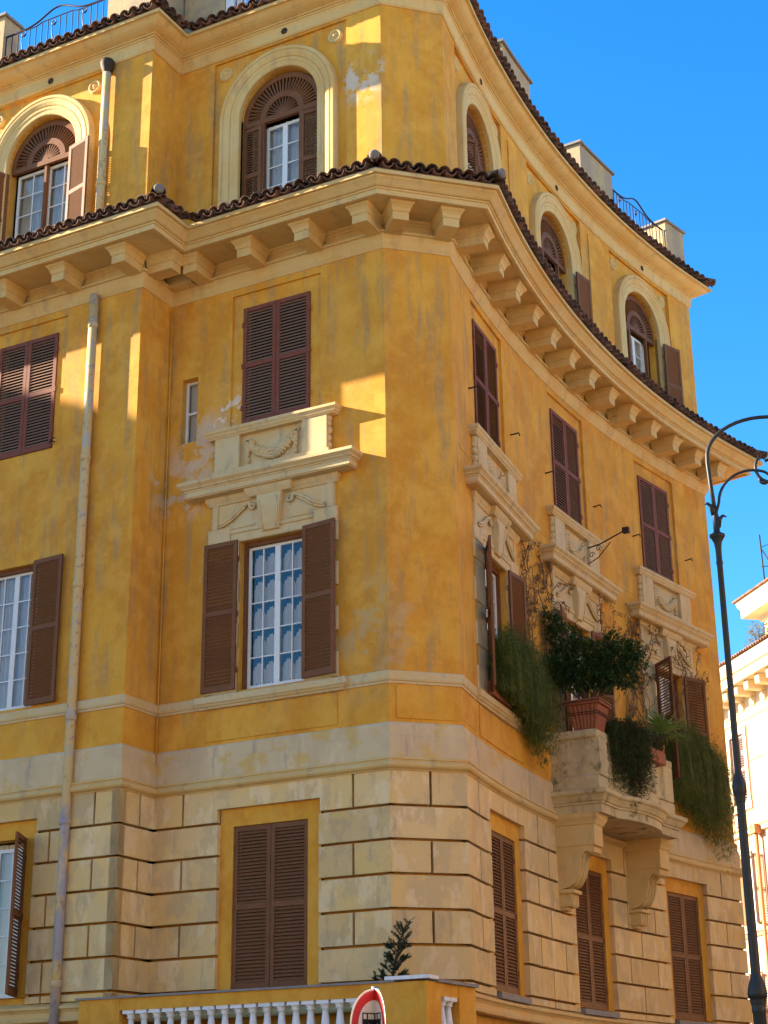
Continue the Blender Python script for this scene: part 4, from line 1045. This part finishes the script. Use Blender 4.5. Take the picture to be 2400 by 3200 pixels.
for i in range(52):
    t = (i / 52) ** 1.0 * .74; k_ = t * 7; a = int(k_); p = spine[a].lerp(spine[a + 1], k_ - a); th_ = i * 2.4
    d = Vector((math.cos(th_), math.sin(th_) * .8, .75 + .3 * r.random())).normalized()
    L = (.36 * (1 - t) + .07) * r.uniform(.7, 1.1); sprig(p, d, L)
    if t < .5:
        for u in range(3): sprig(p + d * L * r.uniform(.4, .8), (d + rv(r) * .9).normalized(), L * .45)
sprig(spine[6], Vector((-.2, 0, .5)).normalized(), .07); sprig(spine[6], Vector((1, 0, .15)).normalized(), .08); sprig(spine[5], Vector((-.4, 0, .6)).normalized(), .06)
mb.build('trunk', M['wood'], cf); nd.build('crown', M['conif'], cf)

# ================================================================== street lamp
lx, ly = 4.50, 21.0
lp = thing('street_lamp', 'dark cast iron lamp post with a curled arched arm', 'street lamp', (lx, ly, 0))
def lath(name, prof): MB().lathe(prof, (lx, ly, 0), 18).build(name, M['lamp'], lp)
lath('base', [(.20, 0), (.20, .3), (.15, .36), (.14, 1.0), (.10, 1.15), (.088, 1.25), (.085, 2.4)])
c1, c2, c3 = 3.23, 5.70, 8.86
lath('lower_collar', [(.085, 2.3), (.082, c1 - .34), (.088, c1 - .33), (.088, c1 - .29), (.082, c1 - .28), (.09, c1 - .24), (.10, c1 - .2), (.10, c1 - .17), (.118, c1 - .16), (.122, c1 - .11), (.112, c1 - .04), (.09, c1 + .03), (.068, c1 + .09), (.062, c1 + .12)])
lath('lower_shaft', [(.062, c1 + .1), (.056, c2 - .2)])
lath('middle_collar', [(.056, c2 - .25), (.064, c2 - .23), (.064, c2 - .17), (.076, c2 - .14), (.09, c2 - .10), (.094, c2 - .04), (.084, c2 + .02), (.066, c2 + .08), (.05, c2 + .13), (.045, c2 + .17)])
lath('upper_shaft', [(.045, c2 + .14), (.039, c3 - .2), (.046, c3 - .19), (.046, c3 - .15), (.040, c3 - .14)])
lath('capital', [(.040, c3 - .15), (.042, c3 + .03), (.055, c3 + .12), (.085, c3 + .18), (.104, c3 + .20), (.104, c3 + .23), (.07, c3 + .245), (.045, c3 + .27), (.042, c3 + .50), (.036, c3 + .56)])
zb = c3 + .40
for sx in (-1, 1):
    u = .12 if sx < 0 else -.06
    MB().tube([(lx + sx * .02, ly, zb + u), (lx + sx * .05, ly - .01, zb + u + .12), (lx + sx * .10, ly - .02, zb + u + .16), (lx + sx * .145, ly - .02, zb + u + .14)], [.04, .032, .02, .010], 7).build('leaf_ornament', M['lamp'], lp)
za = zb + .14
main_arm = [(lx, ly, za), (lx - .03, ly, za + .42), (lx - .045, ly, za + .74)]
for i in range(1, 25):
    a = math.pi - math.pi * i / 24; main_arm.append((lx + .84 + .885 * math.cos(a), ly, za + .80 + .62 * math.sin(a)))
MB().tube(main_arm, [.030] * 4 + [.027] * (len(main_arm) - 4), 8).build('arched_arm', M['lamp'], lp)
b_ = [(lx + .01, ly, za), (lx + .06, ly, za + .15)]
for i in range(1, 14):
    a = math.pi - .1 - 1.75 * i / 13; b_.append((lx + .565 + .505 * math.cos(a), ly, za + .12 + .505 * math.sin(a)))
ex, ez = b_[-1][0], b_[-1][2]
for i in range(1, 16):
    a = math.pi * .5 - i * .33; rr = .11 * (1 - i / 24); b_.append((ex - .01 + rr * math.cos(a), ly, ez - .11 + rr * math.sin(a)))
MB().tube(b_, .020, 7).build('scroll', M['lamp'], lp)
MB().tube([(lx + .80 + .21 * math.cos(2.2 + i * .36) * (1 - i / 40), ly, za + .64 + .23 * math.sin(2.2 + i * .36) * (1 - i / 40)) for i in range(18)], .022, 7).build('scroll', M['lamp'], lp)
MB().tube([(lx + 1.725, ly, za + .80), (lx + 1.725, ly, za + .48)], .025, 8).build('drop_rod', M['lamp'], lp)
MB().lathe([(.03, .52), (.06, .50), (.12, .38), (.27, .20), (.29, .12), (.27, .11), (.12, .02), (0, .0)], (lx + 1.725, ly, za - .04), 18).build('lamp_shade', M['lamp'], lp)

# ================================================================== bent road sign
sgx, sgy, sgz, SR = -.121, 13.8, 2.378, .295
sg = thing('road_sign', 'bent round no-bus road sign with red ring on a grey pole', 'road sign', (sgx, sgy + .05, 0))
UL = Vector((-.66, -.751, 0)); UR = Vector((.29, -.957, 0))
def fold(u, v, lift=0.0):
    d = UL if u < 0 else UR; n_ = Vector((d.y, -d.x, 0)) if u >= 0 else Vector((-d.y, d.x, 0))
    n_ = n_ if n_.y < 0 else -n_
    if u == 0: n_ = Vector((0, -1, 0))
    p = Vector((sgx, sgy, sgz)) + d * abs(u) + n_ * lift; p.z += v; return p
def half_ring(mb, ra, rb, lift, n=24):
    for lo_, hi_ in ((math.pi / 2, 3 * math.pi / 2), (-math.pi / 2, math.pi / 2)):
        for i in range(n):
            a, b = lo_ + (hi_ - lo_) * i / n, lo_ + (hi_ - lo_) * (i + 1) / n; sg_ = -1 if lo_ > 1 else 1
            q = lambda r_, t_: fold(sg_ * max(abs(r_ * math.cos(t_)), 1e-6), r_ * math.sin(t_), lift)
            mb.add([q(ra, a), q(rb, a), q(rb, b), q(ra, b)], [(0, 1, 2, 3)])
mb = MB(); half_ring(mb, 0.0, SR, 0); half_ring(mb, 0.0, SR, -.004); half_ring(mb, SR - .012, SR + .001, .002); mb.build('plate', M['signwhite'], sg)
mb = MB(); half_ring(mb, SR * .70, SR * .955, .003); mb.build('ring', M['signred'], sg)
BV = .008
mb = MB()
def srect(u0, u1, v0, v1):
    for a, b in ((u0, min(u1, 0)), (max(u0, 0), u1)):
        if b - a > 1e-6:
            a = a if a else 1e-6; b = b if b else -1e-6
            mb.add([fold(a, v0, .004), fold(b, v0, .004), fold(b, v1, .004), fold(a, v1, .004)], [(0, 1, 2, 3)])
srect(-.157, .157, .0, .056); srect(-.150, .157, .096, .105); srect(-.157, -.145, .056, .105)
for u in (-.098, -.008, .07, .150): srect(u - .008, u + .008, .056, .096)
for cu in (-.085, .085):
    for i in range(20):
        a, b = 2 * math.pi * i / 20, 2 * math.pi * (i + 1) / 20
        mb.add([fold(cu, BV, .006), fold(cu + .032 * math.cos(a), BV + .032 * math.sin(a), .006), fold(cu + .032 * math.cos(b), BV + .032 * math.sin(b), .006)], [(0, 1, 2)])
mb.build('bus_symbol', M['signblack'], sg)
mb = MB()
for cu in (-.085, .085):
    for i in range(16):
        a, b = 2 * math.pi * i / 16, 2 * math.pi * (i + 1) / 16
        mb.add([fold(cu, BV, .008), fold(cu + .014 * math.cos(a), BV + .014 * math.sin(a), .008), fold(cu + .014 * math.cos(b), BV + .014 * math.sin(b), .008)], [(0, 1, 2)])
mb.build('wheel_hub', M['signwhite'], sg)
MB().tube([(sgx, sgy + .05, 0), (sgx, sgy + .05, sgz + SR + .02)], .03, 10).build('pole', M['galv'], sg)
MB().tube([(sgx, sgy - .02, sgz + SR - .006), (sgx, sgy + .06, sgz + SR - .006)], .01, 6).build('bolt', M['galv'], sg)

# ================================================================== buildings across the street
FT = Vector((.237, -.9715)).normalized(); WF = Line((14.5, 60.0), FT)
fb_ = thing('peach_building', 'sunlit peach palazzo with bracketed cream cornice and clay tile eaves', 'building', (*WF.pt(0, -6), 0))
FS0, FS1 = -16.0, 62.0
wins = [-3.55 + 4.05 * k for k in range(-3, 16)]
hol = [(c - .62, c + .62, 13.2, 15.85) for c in wins] + [(c - .62, c + .62, 8.7, 11.2) for c in wins] + [(c - .62, c + .62, 4.3, 6.6) for c in wins]
wallmesh(MB(), WF, FS0, FS1, 0, 16.5, hol, depth=.3).build('wall', M['peach'], fb_)
mb = MB()
for a, b in ((FS0, -12), (FS1, -12)): mb.quad((*WF.pt(a, 0), 0), (*WF.pt(a, b), 0), (*WF.pt(a, b), 18), (*WF.pt(a, 0), 18))
mb.quad((*WF.pt(FS0, -12), 0), (*WF.pt(FS1, -12), 0), (*WF.pt(FS1, -12), 18), (*WF.pt(FS0, -12), 18)); mb.quad((*WF.pt(FS0, .5), 18.2), (*WF.pt(FS1, .5), 18.2), (*WF.pt(FS1, -12), 18.3), (*WF.pt(FS0, -12), 18.3)); mb.build('rear_wall', M['peach'], fb_)
fp = [(*WF.pt(FS0), *WF.n), (*WF.pt(FS1), *WF.n)]
MB().sweep(fp, [(0, 16.30), (.05, 16.32), (.05, 16.58), (.10, 16.62), (.03, 16.66), (.03, 17.3), (.10, 17.36), (.95, 17.38), (.95, 17.72), (1.02, 17.75), (1.10, 17.85), (1.2, 18.0), (1.22, 18.12), (0, 18.2)]).build('cornice', M['farcream'], fb_)
MB().sweep(fp, [(0, 11.95), (.12, 11.98), (.14, 12.12), (.25, 12.2), (.25, 12.28), (0, 12.32)]).build('string_course', M['farcream'], fb_)
MB().sweep(fp, [(0, 8.2), (.06, 8.22), (.06, 8.36), (0, 8.38)]).build('string_course', M['farred'], fb_)
fbm = MB().box(-.17, .17, .03, .78, 17.02, 17.36, bev=.03).mesh('bracket', M['farcream'])
fdm = MB().box(-.14, .14, .03, .12, 16.68, 16.95).mesh('dentil', M['farcream'])
for k in range(-6, 40): link('bracket', fbm, fb_, frame(WF, -2.69 + .945 * k)); link('dentil', fdm, fb_, frame(WF, -2.69 + .945 * k))
ft_ = tile_mesh(.10, .09, .6, True); ft_.materials.clear(); ft_.materials.append(M['fartile'])
for k in range(-60, 60): link('roof_tile', ft_, fb_, frame(WF, k * .21, 1.28, 18.17) @ Matrix.Rotation(-.3, 4, 'X'))
MB().sweep(fp, [(1.15, 18.12), (1.15, 18.22), (.4, 18.45), (-.2, 18.62), (-.2, 18.5)]).build('roof_slope', M['fartile'], fb_)
MB().sweep(fp, [(.0, 18.3), (.0, 18.62), (-.25, 18.66), (-.3, 18.3)]).build('parapet', M['farcream'], fb_)
fw_s = MB(); [fw_s.box(a, b, -.02, .06, c_, d) for a, b, c_, d in ((-.86, -.62, 0, 2.9), (.62, .86, 0, 2.9), (-.62, .62, 2.66, 2.9), (-.9, .9, -.28, 0))]; fw_s = fw_s.mesh('window_surround', M['farcream'])
fpan = MB().box(-.60, .60, 0, .02, 0, .85, bev=.01).mesh('wall_panel', M['farcream'])
FLEAF = leaf_meshes(.60, 2.62, 'f', 'brown', .09); FLEAF[0].materials.clear(); FLEAF[0].materials.append(M['farshut']); FLEAF[1].materials.clear(); FLEAF[1].materials.append(M['farshut'])
FCAS = MB().box(-.62, .62, -.2, -.15, 0, .08); [FCAS.box(a, b, -.2, -.15, .08, 2.5) for a, b in ((-.62, -.5), (-.06, .06), (.5, .62))]; FCAS = FCAS.mesh('window', M['white'])
for c in wins:
    for z in (13.2, 8.68, 4.28):
        Fr = frame(WF, c, 0, z); link('window_surround', fw_s, fb_, Fr)
        if -8 < c < 3:
            if z > 13: closed_f = [shutter(Fr @ Matrix.Translation((-.61, -.06, .02)), FLEAF, fb_), shutter(Fr @ Matrix.Translation((.61, -.06, .02)) @ Matrix.Scale(-1, 4, (1, 0, 0)), FLEAF, fb_)]
            else:
                link('window', FCAS, fb_, Fr); shutter(Fr @ Matrix.Translation((-.64, .08, -.05)) @ rz(rad(150)), FLEAF, fb_); shutter(Fr @ Matrix.Translation((.64, .08, -.05)) @ rz(-rad(160)) @ Matrix.Scale(-1, 4, (1, 0, 0)), FLEAF, fb_)
                MB().box(-.5, .5, -.19, -.18, .08, 2.5).build('curtain', M['curtain'], fb_, Fr)
        else: MB().box(-.61, .61, -.1, -.05, 0, 2.62).build('shutter', M['farshut'], fb_, Fr)
    link('wall_panel', fpan, fb_, frame(WF, c + 2.0, 0, 15.22))
rb = MB()
for c in (wins[2], wins[3], wins[4]):
    for a, b, c_, d in ((.88, 2.12 - 0, 14.66, 14.72), (.88, .94, 12.95, 16.2), (-.94, -.88, 12.95, 16.2), (-.94, .94, 12.86, 12.92)): rb.wbox(WF, c + a, c + b if b > a else c + a + .06, -.01, .012, c_, d)
rb.build('painted_line', M['farred'], fb_)
hp = MB(); hp.wbox(WF, -2.42, -1.98, .02, .36, 11.86, 12.20); hp.tube([(*WF.pt(-2.2, .2), z) for z in (0, 6, 11.9)], .07, 8); hp.build('downpipe', M['orangepipe'], fb_)
# rooftop pavilion with antenna
tw = thing('rooftop_pavilion', 'cream rooftop pavilion with overhanging eave above the peach palazzo', 'building', (18.5, 66.5, 18.3))
WT = Line((16.55, 69.2), FT)
tb2 = MB().wbox(WT, .0, 9.0, -6, 0, 18.0, 22.6); tb2.build('wall', M['farcream'], tw)
tp = [(*WT.pt(0, -6), *(-WT.t)), (*WT.pt(0, 0), *mitre(-WT.t, WT.n)), (*WT.pt(9.0, 0), *WT.n)]
MB().sweep(tp, [(0, 22.2), (.12, 22.25), (.14, 22.45), (.5, 22.5), (.72, 22.52), (.72, 22.9), (.80, 23.0), (.86, 23.2), (.88, 23.28), (-.2, 23.3)]).build('cornice', M['farcream'], tw)
MB().sweep(tp, [(.3, 23.26), (.98, 23.28), (.98, 23.36), (-2.8, 24.1)]).build('roof', M['tile'], tw)
an = thing('roof_antenna', 'thin dark roof antenna mast on the rooftop pavilion', 'antenna', (16.85, 70, 23.4))
ax, ay = 16.85, 69.6
am = MB(); am.tube([(ax, ay, 23.3), (ax - .05, ay, 26.4)], .035, 6); am.tube([(ax - .05, ay, 25.8), (ax + .55, ay, 24.6)], .028, 5); am.tube([(ax - .05, ay, 25.8), (ax + .6, ay, 26.05)], .015, 5); am.tube([(ax - .1, ay, 24.9), (ax + .7, ay, 24.95)], .022, 5); am.build('mast', M['iron'], an)
# roof-terrace tree on the peach building
ft = thing('terrace_tree', 'sparse yellowish tree on the roof behind the peach palazzo eave', 'tree', (15.2, 64.4, 18.3))
r = random.Random(61); tk = MB(); cr = MB(); b0_ = Vector((15.2, 64.4, 18.3)); tk.tube([b0_, b0_ + Vector((0, 0, 1.0)), b0_ + Vector((.05, 0, 2.0))], [.06, .05, .03], 6)
for i in range(70):
    v = rv(r); c = b0_ + Vector((.15, 0, 1.75)) + Vector((v.x * .95, v.y * .8, v.z * .75)); tk.tube([b0_ + Vector((0, 0, r.uniform(.5, 1.7))), c], [.014, .004], 4)
    if v.z > -.25:
        for u in range(26): leafquad(cr, c + rv(r) * .16, rv(r), Vector((0, 0, 1)) + rv(r), r.uniform(.05, .10), .035)
tk.build('trunk', M['wood'], ft); cr.build('crown', M['green_far'], ft)
# palazzo up the street on the left whose roof line throws the shade on the lower storeys (outside the picture)
lw_ = thing('street_end_building', 'tall tan palazzo closing the street to the left', 'building', (*WA.pt(-36, 14), 0))
HS = WA.pt(-30.0, 2.2)
WL = Line(HS + Nn * 16.5, -Nn)
mb = MB(); holes = [(c - .6, c + .6, z, z + 2.3) for c in (2.5, 6, 10, 14) for z in (2, 6.5, 11, 15.5, 20)]
wallmesh(mb, WL, 0, 16.5, 0, 26.0, holes, depth=.3)
for a, b, c_, d in (((0, 0), (0, -12), 0, 26.0), ((16.5, 0), (16.5, -12), 0, 26.0), ((0, -12), (16.5, -12), 0, 26.0)):
    p, q = WL.pt(*a), WL.pt(*b); mb.quad((p.x, p.y, c_), (q.x, q.y, c_), (q.x, q.y, d), (p.x, p.y, d))
q4 = [WL.pt(0, .2), WL.pt(16.5, .2), WL.pt(16.5, -12), WL.pt(0, -12)]; mb.add([(p.x, p.y, 26.1) for p in q4], [(0, 1, 2, 3)])
mb.build('wall', M['peach'], lw_)
for (a, b, z, z2) in holes: MB().wbox(WL, a, b, -.2, -.15, z, z2).build('shutter', M['brown'], lw_)

# unseen palazzo added behind the viewer: bounces warm light, blocks low blue sky
op = thing('bounce_building', 'unseen cream palazzo with rows of brown shutters, added to bounce warm light', 'building', (-5, -20, 0))
WO = Line((26, -15), (-1, 0)); mb = MB()
holes = [(c - .6, c + .6, z, z + 2.4) for c in [3 + 4.2 * k for k in range(16)] for z in (2, 6.5, 11, 15.5)]
wallmesh(mb, WO, 0, 72, 0, 20.0, holes, depth=.3)
for a, b in (((0, 0), (0, -12)), ((72, 0), (72, -12)), ((0, -12), (72, -12))):
    p, q = WO.pt(*a), WO.pt(*b); mb.quad((p.x, p.y, 0), (q.x, q.y, 0), (q.x, q.y, 20), (p.x, p.y, 20))
mb.add([(*WO.pt(*q), 20.1) for q in ((-.3, .5), (72.3, .5), (72.3, -12), (-.3, -12))], [(0, 1, 2, 3)])
mb.build('wall', M['farcream'], op)
shm = MB().wbox(LW, -.6, .6, -.2, -.15, 0, 2.4).mesh('shutter', M['brown'])
for (a, b, z, z2) in holes: link('shutter', shm, op, frame(WO, (a + b) / 2, 0, z))
